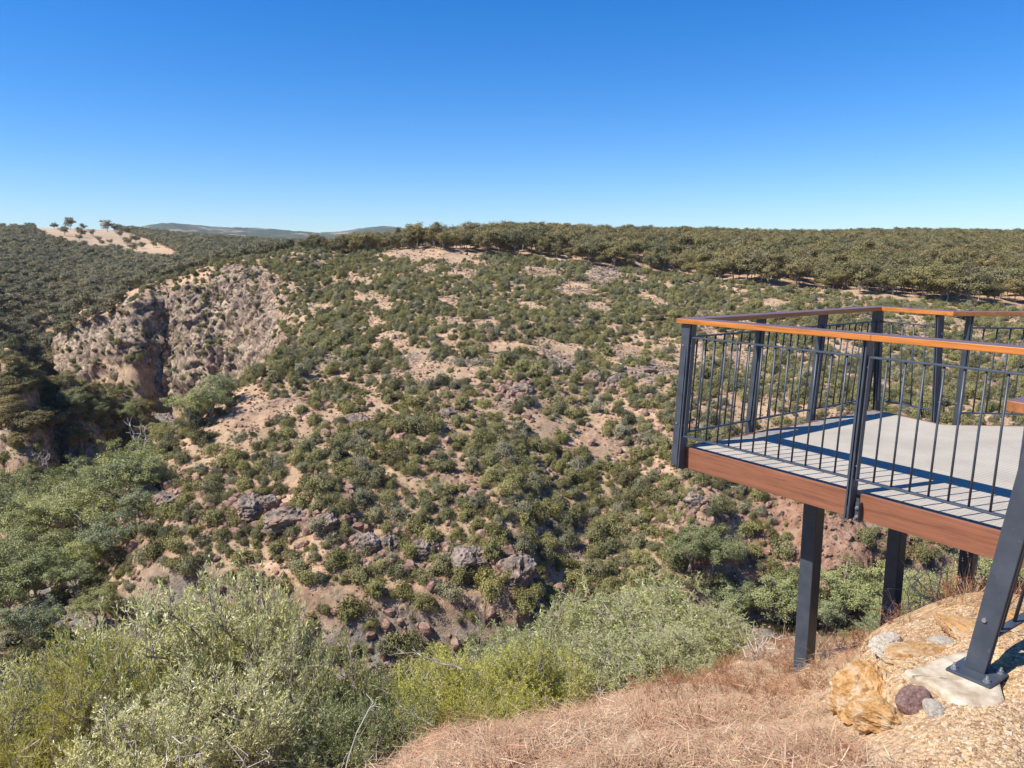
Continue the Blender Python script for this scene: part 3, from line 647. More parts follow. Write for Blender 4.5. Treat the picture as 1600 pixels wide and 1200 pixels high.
dr = seg_dist(P[:, 0], P[:, 1], RW); cl = ell(px, py, CLIFF)*(r > 320); rd = ell(px, py, REDC)*(r < 230)
den = .66+1.25*nz+.3*nz2+.5*(1-smooth(135, 165, r)); den = den*(1-.93*bare)
den = np.where(cl > 0, .16+.5*nz, den); den = np.where(rd > .1, den*.45, den)
leftslope = (px < 580) & (r < 250) & (fbm(P/9., 2, 64) > -.28); stp = ell(px, py, [(60,700,150,38),(215,690,75,24,12)]); bank = (ell(px, py, [(40,600,240,70,12)]) > 0) & (r > 225) & (r < 335); den = np.where(bank, 1., den); den = np.where((stp > 0) & (r > 225), .3, den)
den = np.where(leftslope & (bare < .3), 1.0, den)
ok = (py > tl+1) & (dr > 4.5) & ~((px > 1130) & (px < 1290) & (r < 156)) & ((rs.uniform(size=len(P)) < den) | forced)
far_left = (px < 440) & (r > 462); ok &= ~far_left; ok &= ~((px < 225) & (r > 125) & (r < 262) & (rs.uniform(size=len(P)) < .75))
u = rs.uniform(size=len(P)); size = np.where(u < .45, rs.uniform(.7, 1.5, len(P)), np.where(u < .88, rs.uniform(1.4, 2.5, len(P)), rs.uniform(2.4, 3.4, len(P))))
size *= np.interp(r, [120, 200, 330, 450], [1.0, .98, .88, .85]); size = np.where(bare > .4, size*.5, size); size = np.where(bank, size*1.3, size); size = np.where(cl > 0, size*.75, size)
P, px, py, r, size, bare = [q[ok] for q in (P, px, py, r, size, bare)]; nrm = rs.permutation(len(P)); order = nrm[np.argsort(-size[nrm]*rs.uniform(.6, 1, len(P)))]
P, px, py, r, size, bare = [q[order] for q in (P, px, py, r, size, bare)]; k = thin(P, size, .60); P, px, py, r, size, bare = [q[k] for q in (P, px, py, r, size, bare)]
print('scrub', len(P))
P = snap(P); P[:, 2] -= .12*size; rz = rs.uniform(0, 6.28, len(P)); idx = rs.randint(0, 7, len(P)); hz = rs.uniform(.85, 1.45, len(P))
vis = (px > 5) & (px < 1595) & (py < 1015) & ~((px > 1060) & (py > 500) & (py < 1000) & (px > 1270)) & ~((py > 900) & (px < 480))
score = np.where(vis, size/r, 0); top = np.argsort(-score)[:300]; rest = np.ones(len(P), bool); rest[top] = False
def zone(x, y):
    if x < 380: return 'on the spur beside the left valley' if y > 640 else 'by the cliff above the river'
    if x > 1060: return 'on the reddish slope beyond the platform'
    h = 'left' if x < 620 else ('middle' if x < 850 else 'right')
    v = 'near the river, %s of hill' if y > 860 else ('lower %s of far hill' if y > 720 else ('halfway up, %s of far hill' if y > 540 else 'upper %s of far hill'))
    return v % h
for j in top:
    tone = ['rounded', 'low spreading', 'ragged', 'domed', 'flat-topped', 'tall', 'lopsided'][idx[j]]; sz = 'small' if size[j] < 2 else ('medium' if size[j] < 2.7 else 'large')
    o = bpy.data.objects.new('hillside_shrub', BUSH[idx[j]][2]); C.objects.link(o); o.location = P[j]; o.rotation_euler[2] = rz[j]; o.scale = (size[j], size[j], size[j]*hz[j])
    tag(o, '%s %s shrub %s' % (sz, tone, zone(px[j], py[j])), 'shrub', 'olive shrubs on the far hillside')
stuff_points('hillside_scrub', P[rest], rz[rest], np.stack([size, size, size*hz], -1)[rest], idx[rest], [b[2] for b in BUSH])
#@@NEXT3
# ---- plateau forest
P = cand(27000, 380, 1300, -19, 38); px, py, r = info(P); tl = np.interp(px, *TREELINE)
ok = (py < tl+1) & (px > 440) & (rs.uniform(size=len(P)) < np.interp(r, [380, 1300], [.9, 1])); ok |= (px > 425) & (px < 650) & (r > 446) & (r < 600) & (rs.uniform(size=len(P)) < .55)
ok &= ~((px < 640) & (r < 455) & (rs.uniform(size=len(P)) < .3))
P, px, py, r = [q[ok] for q in (P, px, py, r)]; size = rs.uniform(.62, 1.3, len(P))*np.interp(r, [430, 520, 700, 1300], [12.5, 12, 10.5, 10.5])*np.interp(px, [430, 500, 700], [.62, .72, 1.])
k = thin(P, size*.42, .62); P, px, py, r, size = [q[k] for q in (P, px, py, r, size)]; P = snap(P); print('forest', len(P))
rz = rs.uniform(0, 6.28, len(P)); idx = rs.randint(0, 6, len(P)); vis = (px > 0) & (px < 1600)
front = np.interp(px, *TREELINE)-py
top = np.argsort(-np.where(vis, size/r, 0))[:260]; rest = np.ones(len(P), bool); rest[top] = False
def tree(name, pr, loc, h, rz, label, cat, group, wide=1.):
    e = empty(name, loc, label, cat, group, rz); e.scale = (h*wide, h*wide, h)
    for nm, me in (('crown', pr[0]), ('trunk', pr[1])):
        o = bpy.data.objects.new(nm, me); C.objects.link(o); o.parent = e
    return e
GK = ['round-crowned', 'slender', 'broad-crowned', 'leaning', 'bushy', 'open-crowned']
def fzone(x, y):
    a = ['behind the bare hilltop', 'right of the bare hilltop', 'mid-treeline', 'where the treeline dips', 'left of the platform corner', 'above the platform corner', 'above the near handrail', 'above the far handrail', 'at the right edge'][int(np.clip((x-560)/115, 0, 8))]
    d = np.interp(x, *TREELINE)-y
    return ('front row ' if d < 8 else ('second row ' if d < 18 else 'deep '))+a
for j in top:
    z_ = fzone(px[j], py[j]); sz = 'shorter' if size[j] < 13.5 else 'taller'
    tree('gum_tree', GUM[idx[j]], P[j], size[j], rz[j], '%s %s gum tree %s' % (sz, GK[idx[j]], z_), 'gum tree', 'gum trees of the plateau forest')
stuff_points('plateau_forest', P[rest], rz[rest], size[rest], idx[rest], [g_[2] for g_ in GUM])
# ---- woodland on the far left slopes
P = np.concatenate([cand(34000, 400, 1450, -36, -12), cand(9000, 1300, 2480, -30, 3)]); px, py, r = info(P); pdk = ell(px, py, [(150,375,105,20,8),(225,393,60,16,12),(20,356,40,6)])
ok = ((px < 445) | (r > 1300)) & (r > np.where(px > 10, 455, 430)) & ~((pdk > .05) & (r > 620)); P, px, py, r = [q[ok] for q in (P, px, py, r)]
size = rs.uniform(6, 11, len(P))*np.where(r > 1400, 1.3, 1); k = thin(P, size*.42, .72); P, px, py, r, size = [q[k] for q in (P, px, py, r, size)]; P = snap(P); print('woodland', len(P))
stuff_points('far_woodland', P, rs.uniform(0, 6.28, len(P)), size, rs.randint(0, 4, len(P)), [g_[2] for g_ in FARG])
# ---- trees standing apart on the dry paddock
PT = [(110,352,14),(102,366,11),(130,352,8),(85,356,9),(168,352,14),(180,356,11),(128,368,12),(124,374,9),(145,366,8),(155,376,7),(160,381,7),(172,380,8),(188,368,8),(176,388,8),(200,382,11),(212,378,13),(208,390,11),(150,386,6),(222,386,9),(232,372,10),
      (198,362,8),(215,364,9),(95,374,6),(62,366,9),(240,384,9),(190,395,7)]
for n_, (x, y, h) in enumerate(PT):
    p = hit(x, y+3, 500, 1450); p = snap1(p[0], p[1], p[2]); h *= np.hypot(p[0], p[1])/1000.*.9
    where = 'on the crest' if y < 360 else ('on the upper part' if y < 370 else ('halfway down' if y < 382 else 'at the foot')); sd_ = 'left end' if x < 120 else ('middle' if x < 175 else 'right end')
    tree('paddock_tree', FARG[n_ % 4], p, h, n_*1.7, 'dark lone tree %s of the dry paddock, %s' % (where, sd_), 'tree', 'trees on the dry paddock', 1.1)
# ---- river gums in the gorge
rl = [(30,815,13),(75,805,14),(120,812,11),(20,790,12),(130,765,11),(165,755,11),(205,757,11),(190,735,10),(225,770,10),(100,780,10),(235,760,8),(95,840,13),(150,830,14),(190,800,13),(40,850,13),(90,885,10),(15,900,13),(60,930,11),(140,880,9),(175,860,10),
      (10,960,12),(120,915,8),(220,800,8),(45,1000,8),(150,965,7),(-20,840,14),(300,655,9),(330,640,9),(255,668,8),(200,660,9),(150,650,9),(350,612,8),(120,640,8),
      (1110,905,10),(1075,900,9),(1215,955,10),(1240,935,8),(1325,925,12),(1370,950,9),(1290,960,7),(1140,950,8),(1400,930,10),(1460,940,11),(1525,935,10),(1580,930,10),(1170,935,6)]
for n_, (x, y, h) in enumerate(rl):
    p = hit(x, y+14, 60, 450); p = snap1(p[0], p[1], p[2])
    if x < 250 and y > 700: w_ = 'in the shade of the dark cliff' if y < 760 else ('in the valley bottom at the left edge' if x < 80 else 'in the valley bottom left of the spur')
    elif x < 400: w_ = 'on the riverbed below the tall cliff'
    else: w_ = 'by the dark pool under the platform' if x < 1300 else 'between the platform posts on the far bank'
    kd = ['spreading', 'grey-green', 'pale-limbed', 'dense', 'lacy'][n_ % 5]
    tree('river_gum', RGUM[n_ % 5], p, h*(1.08 if x < 250 else 1.0), n_*2.4, '%s %s river gum %s' % ('tall' if h > 12 else ('small' if h < 9 else 'mid-sized'), kd, w_), 'gum tree', 'river gums in the gorge')
bank = []
for j in range(70):
    x, y = rs.uniform(-70, 265), 0; y = rs.uniform(575, 640)+.28*max(x, -20)
    if y < 690: bank.append((x, y, rs.uniform(3.8, 6)))
for j in range(34): bank.append((rs.uniform(-75, 62), rs.uniform(590, 715), rs.uniform(4.5, 7)))
for x in (15, 50, 85, 130, 175, 215): bank.append((x, 715-rs.uniform(0, 25), 8))
for n_, (x, y, h) in enumerate(bank):
    p = hit(x, y, 200, 440); p = snap1(p[0], p[1], p[2])
    tree('bank_gum', GUM[n_ % 6], p, h, n_*2.1, '%s gum on the %s at the left' % (GK[n_ % 6], ('foot of the shadowed bank' if y > 680 else 'shadowed river bank')), 'gum tree', 'gum trees on the shadowed bank', 1.25)
yb = [(110,815,2.2),(122,850,2.4),(118,870,2.2),(88,905,2),(60,925,1.6),(150,862,2.4),(100,780,1.8),(165,845,2),(75,868,2),(1150,945,2),(1420,900,2.5),(1255,900,1.4),(45,905,1.6)]
BRIGHTB = [new_mesh('bright_bush', *merge([(*bush_proto(150+i, 2600, 1.0)[0], 0), (*bush_proto(150+i, 2600, 1.0)[1], 1)])[:2], [M_BRIGHT, M_TWIG]) for i in range(2)]
for n_, (x, y, s_) in enumerate(yb):
    p = hit(x, y+4, 60, 450); p = snap1(p[0], p[1], p[2]); o = bpy.data.objects.new('yellow_green_shrub', BRIGHTB[n_ % 2]); C.objects.link(o); o.location = p; o.scale = (s_, s_, s_*1.5); o.rotation_euler[2] = n_
    tag(o, 'bright yellow-green shrub among the %s' % ('river gums on the left valley floor' if x < 300 else 'trees by the pool below the platform'), 'shrub', 'bright yellow-green shrubs in the gorge')
# bleached dead tree on the plateau
def dead_tree(seed, h, spread=.5, n=9):
    r_ = np.random.RandomState(seed); segs = []; pts, sg = curve(r_, (0, 0, -.3), (0, 0, h*.25), 3, .03, h*.022, h*.018); segs += sg
    for i in range(n):
        a = 6.28*i/n; tip = np.array([math.cos(a)*spread*h*r_.uniform(.3, 1), math.sin(a)*spread*h*r_.uniform(.3, 1), h*r_.uniform(.6, 1)]); p2, sg = curve(r_, pts[r_.randint(2, 4)], tip, 5, .05, h*.013, h*.005); segs += sg
        for j in range(5): s0 = p2[r_.randint(2, 6)]; segs += curve(r_, s0, s0+unit(r_, 1)[0]*h*.2+np.array([0, 0, h*.08]), 3, .08, h*.006, h*.002)[1]
    return tubes_np(segs, 5)
p = hit(1255, 424, 200, 900); p = snap1(p[0], p[1], p[2]); me = new_mesh('dead_tree', *dead_tree(5, 13, .55, 11), [M_DEAD]); o = link(bpy.data.objects.new('dead_tree', me)); o.location = p
tag(o, 'bleached leafless tree standing in the forest above the platform handrail', 'dead tree')
for n_, (x, y, s_) in enumerate([(222,722,6.5),(70,735,6),(170,770,5)]):
    p = hit(x, y+10, 100, 400); p = snap1(p[0], p[1], p[2]); me = new_mesh('dead_tree', *dead_tree(9+n_, s_*1.6, .4, 6), [M_DEAD]); o = link(bpy.data.objects.new('dead_tree', me)); o.location = p
    tag(o, ['white dead tree beside the dark rock shelf of the valley', 'white dead tree at the far left of the valley trees', 'white dead tree in the middle of the valley gums'][n_], 'dead tree')
# ---- boulders and loose rock
def rock_mesh(name, seed, mat, sub=4, cuts=9, rough=.10, sc=(1, 1, .8), strat=0.):
    bm = bmesh.new(); bmesh.ops.create_icosphere(bm, subdivisions=sub, radius=1); r_ = np.random.RandomState(seed)
    V = np.array([v.co[:] for v in bm.verts]); nrm = unit(r_, cuts); dist = r_.uniform(.55, .9, cuts)
    for n_, d_ in zip(nrm, dist): e = V@n_-d_; V = V-np.maximum(e, 0)[:, None]*n_*.92
    V = V*np.array(sc); Nn = V/np.linalg.norm(V, axis=1, keepdims=True)
    V = V+Nn*(fbm(V*1.7+seed, 4, seed, .55, True)[:, None]*rough*1.3+fbm(V*6+seed, 3, seed+9, .6, True)[:, None]*rough*.45)
    if strat: V = V+Nn*(np.abs(((V[:, 2]*.8+V[:, 0]*.35+fbm(V*1.5, 2, seed)*.2)*strat) % 1-.5)[:, None]*.12)
    for v, c in zip(bm.verts, V): v.co = c
    me = bpy.data.meshes.new(name); bm.to_mesh(me); bm.free(); me.materials.append(mat); return me
def mat_rock(name, a, b, c_, sc=1.5, stain=None):
    s = NT(name); v = s.coord(); n = s.noise(s.mapping(v, (1, 1, 1.8)), sc, 8, .7, .5); n2 = s.noise(v, sc*7, 4, .7)
    c = s.ramp(n, [(.32, a), (.5, b), (.66, c_)]); c = s.mix(s.rng(n2, .6, .75, 0, .5), c, tuple(x*.4 for x in b))
    if stain: c = s.mix(s.rng(s.noise(v, sc*.6, 3), .48, .62), c, stain)
    s.pbr(c, .85, s.bump(s.math('ADD', n, s.math('MULTIPLY', n2, .4)), .8, .06/sc), 0, .25); return s.m
MR_GREY = mat_rock('grey_lichened_rock', (.05, .042, .038), (.22, .175, .14), (.38, .30, .245), 1.3, (.28, .185, .13))
MR_RED = mat_rock('red_brown_rock', (.09, .05, .035), (.27, .165, .12), (.42, .29, .22), 1.3)
MR_OR = mat_rock('orange_sandstone', (.30, .14, .05), (.52, .285, .105), (.64, .44, .22), 2.2, (.58, .43, .27))
MR_PUR = mat_rock('maroon_rock', (.13, .07, .06), (.24, .14, .12), (.40, .26, .21), 3.0)
MR_PALE = mat_rock('pale_grey_rock', (.32, .27, .21), (.52, .45, .36), (.66, .59, .48), 3.0)
RK = [rock_mesh('boulder', 400+i, MR_GREY, 5, 9, .20, [(1, .8, .7), (1.2, .7, .6), (.8, .8, 1.), (1.1, .9, .55)][i], [2.5, 4, 2, 5][i]) for i in range(4)]
RKR = [rock_mesh('boulder', 420+i, MR_RED, 3, 9, .14, [(1, .8, .8), (1.2, .7, .9), (.8, .8, 1.1)][i], [3, 0, 4][i]) for i in range(3)]
bl = [(567,848,3.0,0,'left of the row of grey outcrops on the lower hillside'),(603,850,2.6,2,'with dark cleft, in the row of outcrops mid-hillside'),(666,856,2.6,1,'low and wide, right of the row of outcrops'),(733,888,3.6,0,'largest pale outcrop above the river shrubs'),
      (700,880,2.2,3,'at the left foot of the largest outcrop'),(806,905,3.4,2,'tall dark outcrop with a shadowed right side'),(395,790,3.2,1,'brown slab on the left spur slope'),(415,785,2.4,0,'small, beside the brown slab'),(450,815,3.4,3,'tilted slab below the brown slab'),
      (515,825,2.4,2,'orange-stained outcrop between the slab and the row'),(238,775,3.0,2,'on the very tip of the spur'),(262,780,2.6,1,'behind the rock on the spur tip'),(640,965,1.8,0,'small, in the shrubs near the river'),(700,650,2.0,3,'halfway up the hillside gully'),
      (815,615,3.0,1,'dark ledge below the bare orange patch'),(930,590,2.6,0,'dark rock under the upper right scrub'),(960,600,2.8,2,'shadowed rock right of the hillside middle'),(880,570,2.2,1,'orange rock on the ridge below the scrub'),(1010,580,2.2,3,'in the scrub left of the platform corner'),
      (745,560,2.0,1,'small, in the middle of the upper scrub'),(560,660,2.2,3,'weathered rock on the left shoulder'),(1088,790,2.6,2,'below the platform corner'),(575,995,2.0,1,'half hidden above the near bushes')]
for x, y, s_, kd, w_ in bl:
    p = hit(x, y+3, 80, 500); p = snap1(p[0], p[1], p[2]); o = link(bpy.data.objects.new('boulder', (RK+RKR)[kd])); o.location = p; o.rotation_euler = (0, 0, x*.37); o.scale = (s_*1.15,)*3
    tag(o, 'weathered grey rock outcrop, '+w_ if not w_.startswith(('brown', 'dark', 'orange', 'tall', 'largest', 'tilted', 'shadowed', 'weathered')) else 'bare rock outcrop, '+w_, 'rock outcrop')
P = cand(60000, 108, 460, -36, 38); px, py, r = info(P); dr = seg_dist(P[:, 0], P[:, 1], RW)
den = .10+.35*smooth(0, .5, fbm(P/11., 3, 77))+.8*smooth(-.1, .3, ell(px, py, OUTC))+.9*smooth(-.1, .3, ell(px, py, REDC))*(r < 230)+.7*(dr < 7); den *= 1-.7*smooth(.1, .5, ell(px, py, [(680,397,90,12),(590,490,20,32)]))
ok = (rs.uniform(size=len(P)) < den) & (py > np.interp(px, *TREELINE)) & ~((px < 440) & (r > 430)); P, px, py, r = [q[ok] for q in (P, px, py, r)]
sz = np.clip(rs.lognormal(-1.15, .6, len(P)), .12, 1.5); ex, es = [], []
for x, y, s_, kd, w_ in bl:
    p = hit(x, y+3, 80, 500)
    for j in range(34): a_ = rs.uniform(0, 6.28); d_ = s_*rs.uniform(.2, 2.6); ex.append((p[0]+math.cos(a_)*d_*1.5, p[1]+math.sin(a_)*d_*.8, p[2])); es.append(s_*rs.uniform(.12, .55))
P = snap(np.concatenate([P, np.array(ex)])); sz = np.append(sz, es); px, py, r = info(P); red = (ell(px, py, REDC) > -.2) & (r < 230)
idx = np.where(red, rs.randint(4, 7, len(P)), rs.randint(0, 4, len(P)))
RKs = [rock_mesh('loose_rock', 440+i, MR_GREY, 2, 8, .12, [(1, .8, .7), (1.2, .7, .6), (.8, .8, 1.), (1.1, .9, .55)][i]) for i in range(4)]+[rock_mesh('loose_rock', 450+i, MR_RED, 2, 8, .14, [(1, .8, .8), (1.2, .7, .9), (.8, .8, 1.1)][i]) for i in range(3)]
Q = cand(70000, 108, 400, -36, 38); qx, qy, qr = info(Q); ok = (qy > np.interp(qx, *TREELINE)) & (seg_dist(Q[:, 0], Q[:, 1], RW) > 4) & (rs.uniform(size=len(Q)) < .5+.9*fbm(Q/7., 3, 93)) & ~((qx < 440) & (qr > 400)); Q = snap(Q[ok])
M_TUSS = mat_leaf('dry_tussock', [(.30, .24, .13), (.22, .20, .10), (.40, .32, .19), (.16, .15, .08)])
TU = [new_mesh('tussock', *bush_proto(170+i, 260, .8, .28, .12)[0], [M_TUSS]) for i in range(3)]
stuff_points('dry_hillside_tussocks', Q, rs.uniform(0, 6.28, len(Q)), rs.uniform(.2, .55, len(Q)), rs.randint(0, 3, len(Q)), TU)
stuff_points('loose_hillside_rock', P, rs.uniform(0, 6.28, len(P)), sz, idx, RKs); print('rocks', len(P))
# ---- water
def mat_water():
    s = NT('dark_river_water'); v = s.coord(); s.pbr((.035, .035, .018), .08, s.bump(s.noise(v, 2.5, 3), .15, .05), 0, .5); return s.m
MW = mat_water()
def water(name, pts, w_):
    V = []; F = []
    for i, p in enumerate(pts):
        d = np.array(pts[min(i+1, len(pts)-1)])-np.array(pts[max(i-1, 0)]); d /= np.linalg.norm(d); n_ = np.array([-d[1], d[0]])*w_[i]
        V += [(p[0]-n_[0], p[1]-n_[1], -70.15), (p[0]+n_[0], p[1]+n_[1], -70.15)]
        if i: F.append((2*i-2, 2*i, 2*i+1, 2*i-1))
    o = link(bpy.data.objects.new(name, new_mesh(name, V, F, [MW]))); o['kind'] = 'structure'
water('river_pool', [at_z(x, y, -70)[:2] for x, y in ((1330,970),(1290,978),(1250,985),(1215,986),(1180,986),(1140,990))], [1, 3, 4.2, 4.5, 3.5, 1.5])
water('creek', [at_z(x, y, -70)[:2] for x, y in ((20,1010),(60,985),(82,960),(95,925),(85,900),(118,850))], [1, 1.6, 2.2, 1.6, 1.2, .8])
# ---- blue ranges on the horizon
def ridge(name, pts, Y, mat, depth=1500, base=-60):
    xs = np.linspace(pts[0][0], pts[-1][0], 260); ys = np.interp(xs, [p[0] for p in pts], [p[1] for p in pts]); V = []; n = len(xs); rows = 9
    for j in range(rows):
        t = j/(rows-1); k = math.sin(math.pi*.5*t) 
        for i, x in enumerate(xs):
            top = at_y(x, ys[i], Y); z = base+(top[2]-base)*k+fbm(np.array([[x/9., t*4, Y*.01]]), 3, 90)[0]*12*(1-abs(2*t-1)*.5)*(1 if j < rows-1 else .4); yy = Y-depth*(1-t); V.append((top[0]*yy/Y, yy, z))
    o = link(bpy.data.objects.new(name, new_mesh(name, V, grid_faces(rows, n), [mat], smooth_=True))); o['kind'] = 'structure'
def mat_range():
    s = NT('distant_wooded_range'); v = s.coord(); n = s.noise(v, .0035, 5, .6); n2 = s.noise(v, .02, 4, .7)
    c = s.mix(s.rng(n, .56, .64), s.ramp(n2, [(.35, (.05, .06, .045)), (.6, (.09, .10, .065))]), (.30, .24, .17)); s.pbr(c, .95, None, 0, .1); return s.m
MRG = mat_range()
ridge('distant_hills', [(40,372),(150,362),(210,357),(235,352),(262,349),(290,351),(330,355),(400,357),(440,360),(500,364),(540,362),(565,357),(600,354),(640,358),(700,364),(800,372)], 7000, MRG, 2500, -100)
ridge('distant_plain', [(-700,366),(0,362),(100,360),(250,365),(500,370),(800,372),(1400,376),(2300,378)], 4200, MRG, 2500, -60)
#@@NEXT4
# ------------------------------------------------------------------ the near side: shrubs and saplings below the lookout
def near_shrub(seed, Rr, H, n_cl=150, tw=7, lv=16, ln=.042, wd=.013, droop=0., twl=.22, fill=.5, bare=0., stems=5, trunk=.028):
    """canopy of twigs with leaves set along them, carried on branching stems; base at the origin"""
    rs = np.random.RandomState(seed); segs = []; nl = 7
    lc = np.stack([rs.uniform(-.55, .55, nl)*Rr, rs.uniform(-.55, .55, nl)*Rr, rs.uniform(.42, .80, nl)*H], -1); lr = rs.uniform(.38, .6, nl)*Rr
    lc[0] = (0, 0, H-lr[0]*.9)
    w = rs.randint(0, nl, n_cl); cc = lc[w]+unit(rs, n_cl)*(lr[w]*rs.uniform(fill, 1, n_cl)**.6)[:, None]*np.array([1, 1, .9]); cc[:, 2] = np.clip(cc[:, 2], H*.12, H)
    heads = []
    for i in range(stems):
        a = 6.28*i/stems+rs.uniform(-.4, .4); q = np.array([math.cos(a)*Rr*.45, math.sin(a)*Rr*.45, H*rs.uniform(.5, .7)]); pts, sg = curve(rs, (math.cos(a)*.05, math.sin(a)*.05, -.1), q, 5, .05, trunk, trunk*.4); segs += sg; heads += pts[2:]
    heads = np.array(heads); LP, LA = [], []
    for c in cc:
        h = heads[np.argmin(((heads-c)**2).sum(1)+rs.uniform(0, .2*Rr*Rr, len(heads)))]; pts, sg = curve(rs, h, c, 4, .07, trunk*.33, .004); segs += sg
        out = (c-np.array([0, 0, H*.45])); out /= np.linalg.norm(out)+1e-9
        for t in range(tw):
            s0 = pts[2]+(c-pts[2])*rs.uniform(0, 1); d = out*.6+unit(rs, 1)[0]*.9+np.array([0, 0, .35-droop]); d /= np.linalg.norm(d); L = twl*rs.uniform(.6, 1.3)
            e = s0+d*L+np.array([0, 0, -droop*L*.5]); mid = s0+d*L*.5; segs += [(s0, mid, .0036, .0026), (mid, e, .0026, .0013)]
            if rs.uniform() < bare: continue
            tt = rs.uniform(.1, 1.05, lv)[:, None]; LP.append(s0+(e-s0)*tt+rs.normal(size=(lv, 3))*.006); LA.append(np.repeat(d[None], lv, 0))
    LP = np.concatenate(LP); LA = np.concatenate(LA); V, F = leaves(rs, LP, ln, wd, LA*.75+np.array([0, 0, .15-droop]), .8)
    Vt, Ft = tubes_np(segs, 4); return (V, F), (Vt, Ft)
L_PALE = mat_leaf('pale_waxy_leaves', [(.60, .57, .33), (.68, .64, .38), (.54, .52, .29)], .38, .33, .6, .45)
L_GREEN = mat_leaf('mid_green_leaves', [(.33, .35, .12), (.40, .40, .14)], .4, .4, .5, .4)
L_YELL = mat_leaf('yellow_green_near_leaves', [(.50, .48, .11), (.56, .53, .13)], .4, .42, .5, .4)
L_WATT = mat_leaf('olive_gold_leaves', [(.50, .42, .07), (.44, .40, .11)], .4, .5, .4, .5)
L_SAGE = mat_leaf('sage_gum_leaves', [(.50, .49, .22), (.42, .43, .20)], .38, .36, .5, .4)
L_DARK = mat_leaf('deep_green_leaves', [(.26, .30, .13), (.32, .34, .15)], .35, .4, .5, .4)
NT_ = mat_plain('near_twig_bark', (.16, .125, .10), (.46, .40, .33), 14, .9)
def nset(nm, seeds, ml, mt=NT_, **kw):
    out = []
    for sd_ in seeds:
        a, b = near_shrub(sd_, 1.0, 2.4, **kw); out.append((new_mesh(nm+'_foliage', *a, [ml]), new_mesh(nm+'_stems', *b, [mt])))
    return out
K = dict(pale=nset('pale', (1, 2, 3), L_PALE, n_cl=230, tw=10, lv=18, bare=.22), watt=nset('wattle', (4,), L_WATT, n_cl=150, tw=8, lv=24, ln=.05, wd=.007), green=nset('green', (5, 6), L_GREEN, n_cl=180, tw=8, lv=18, ln=.04, wd=.013),
         yell=nset('yellow', (7, 8), L_YELL, n_cl=190, tw=9, lv=18, ln=.046, wd=.010), sage=nset('sage', (9, 10, 11), L_SAGE, n_cl=170, tw=8, lv=18, ln=.058, wd=.012, droop=.45, twl=.26, fill=.6), dark=nset('deep', (12,), L_DARK, n_cl=170, tw=8, lv=18, ln=.04, wd=.014))
SH = [('pale',300,905,6.3,1.25,'largest pale olive shrub, in the middle of the lower left'),('pale',385,893,6.9,1.0,'pale shrub with greyish crown right of the largest one'),('pale',205,940,5.8,1.05,'pale olive shrub left of the largest one'),
      ('pale',430,985,6.0,.75,'small pale shrub tucked right under the greyish crown'),('green',110,1000,5.3,.85,'green shrub behind the golden one at the left edge'),('watt',50,1020,4.4,.62,'golden-green feathery shrub nearest the left edge'),('watt',125,1010,4.6,.5,'golden-green feathery shrub beside the pale shrubs'),
      ('pale',-25,1035,4.8,.8,'pale shrub cut by the left edge'),('pale',330,1040,4.7,.8,'pale leafy shrub at the bottom of the lower left'),('pale',190,1090,4.0,.6,'small pale shrub at the bottom left'),('green',530,1005,6.6,.8,'mid-green shrub right of the pale shrubs'),('dark',470,1070,5.2,.75,'deep green shrub at the foot of the pale shrubs'),
      ('dark',560,1090,5.0,.5,'small deep green bush where the dry slope begins'),('green',610,1060,7.0,.7,'mid-green bush between the green and the lime shrubs'),('yell',700,1035,7.6,.95,'lime-green shrub in the bottom middle'),('yell',640,1085,6.4,.5,'small lime shrub left of the bigger lime one'),
      ('yell',775,1050,7.4,.7,'lime shrub at the edge of the dry slope'),('sage',765,985,9.5,1.0,'grey-lime sapling behind the lime shrubs'),('yell',850,1008,9.0,.9,'lime shrub below the grey-green saplings'),('watt',735,1110,5.9,.35,'golden tuft-like shrub on the slope edge'),
      ('sage',875,955,11,1.15,'leftmost grey-green gum sapling'),('sage',925,915,13,1.7,'grey-green gum sapling with a drooping crown, second from left'),('sage',1010,905,14.5,1.7,'tallest grey-green gum sapling in the middle of the row'),('sage',1075,912,15,1.6,'grey-green gum sapling right of the tallest'),
      ('sage',1125,945,14,1.1,'rightmost grey-green gum sapling, next to the pool'),('sage',975,985,10.5,1.1,'low grey-green sapling in front of the row'),('sage',1070,990,10.5,.9,'low grey-green sapling by the brown weeds'),
      ('green',1450,918,13,1.3,'green bush seen between the second and third posts'),('green',1545,900,13,1.3,'green bush behind the third post'),('dark',1400,965,12,.8,'low green bush behind the second post'),('green',1610,900,11,1.0,'green bush at the right edge under the platform'),('dark',1330,990,12,.6,'low green bush behind the first post')]
for n_, (kd, x, y, Y, r_, lab) in enumerate(SH):
    t = at_y(x, y, Y); g = snap1(t[0], t[1], t[2]); H = max(t[2]-g[2], .8); pr = K[kd][n_ % len(K[kd])]
    e = empty('gum_sapling' if kd == 'sage' else 'near_shrub', g, lab, 'sapling' if kd == 'sage' else 'shrub', 'shrubs and saplings just below the lookout', n_*1.9); e.scale = (r_, r_, H/2.4)
    for nm, me in zip(('crown', 'trunk') if kd == 'sage' else ('foliage', 'stems'), pr): o = bpy.data.objects.new(nm, me); C.objects.link(o); o.parent = e
# more of the same slope further down, out of the photograph's sight
P = cand(5200, 14, 100, -37, 36); px, py, r = info(P); P = snap(P); sz = rs.uniform(.5, 1.3, len(P)); k = thin(P, sz, .8); P, sz = P[k], sz[k]
stuff_points('near_slope_scrub', P, rs.uniform(0, 6.28, len(P)), sz, rs.randint(0, 7, len(P)), [b[2] for b in BUSH])
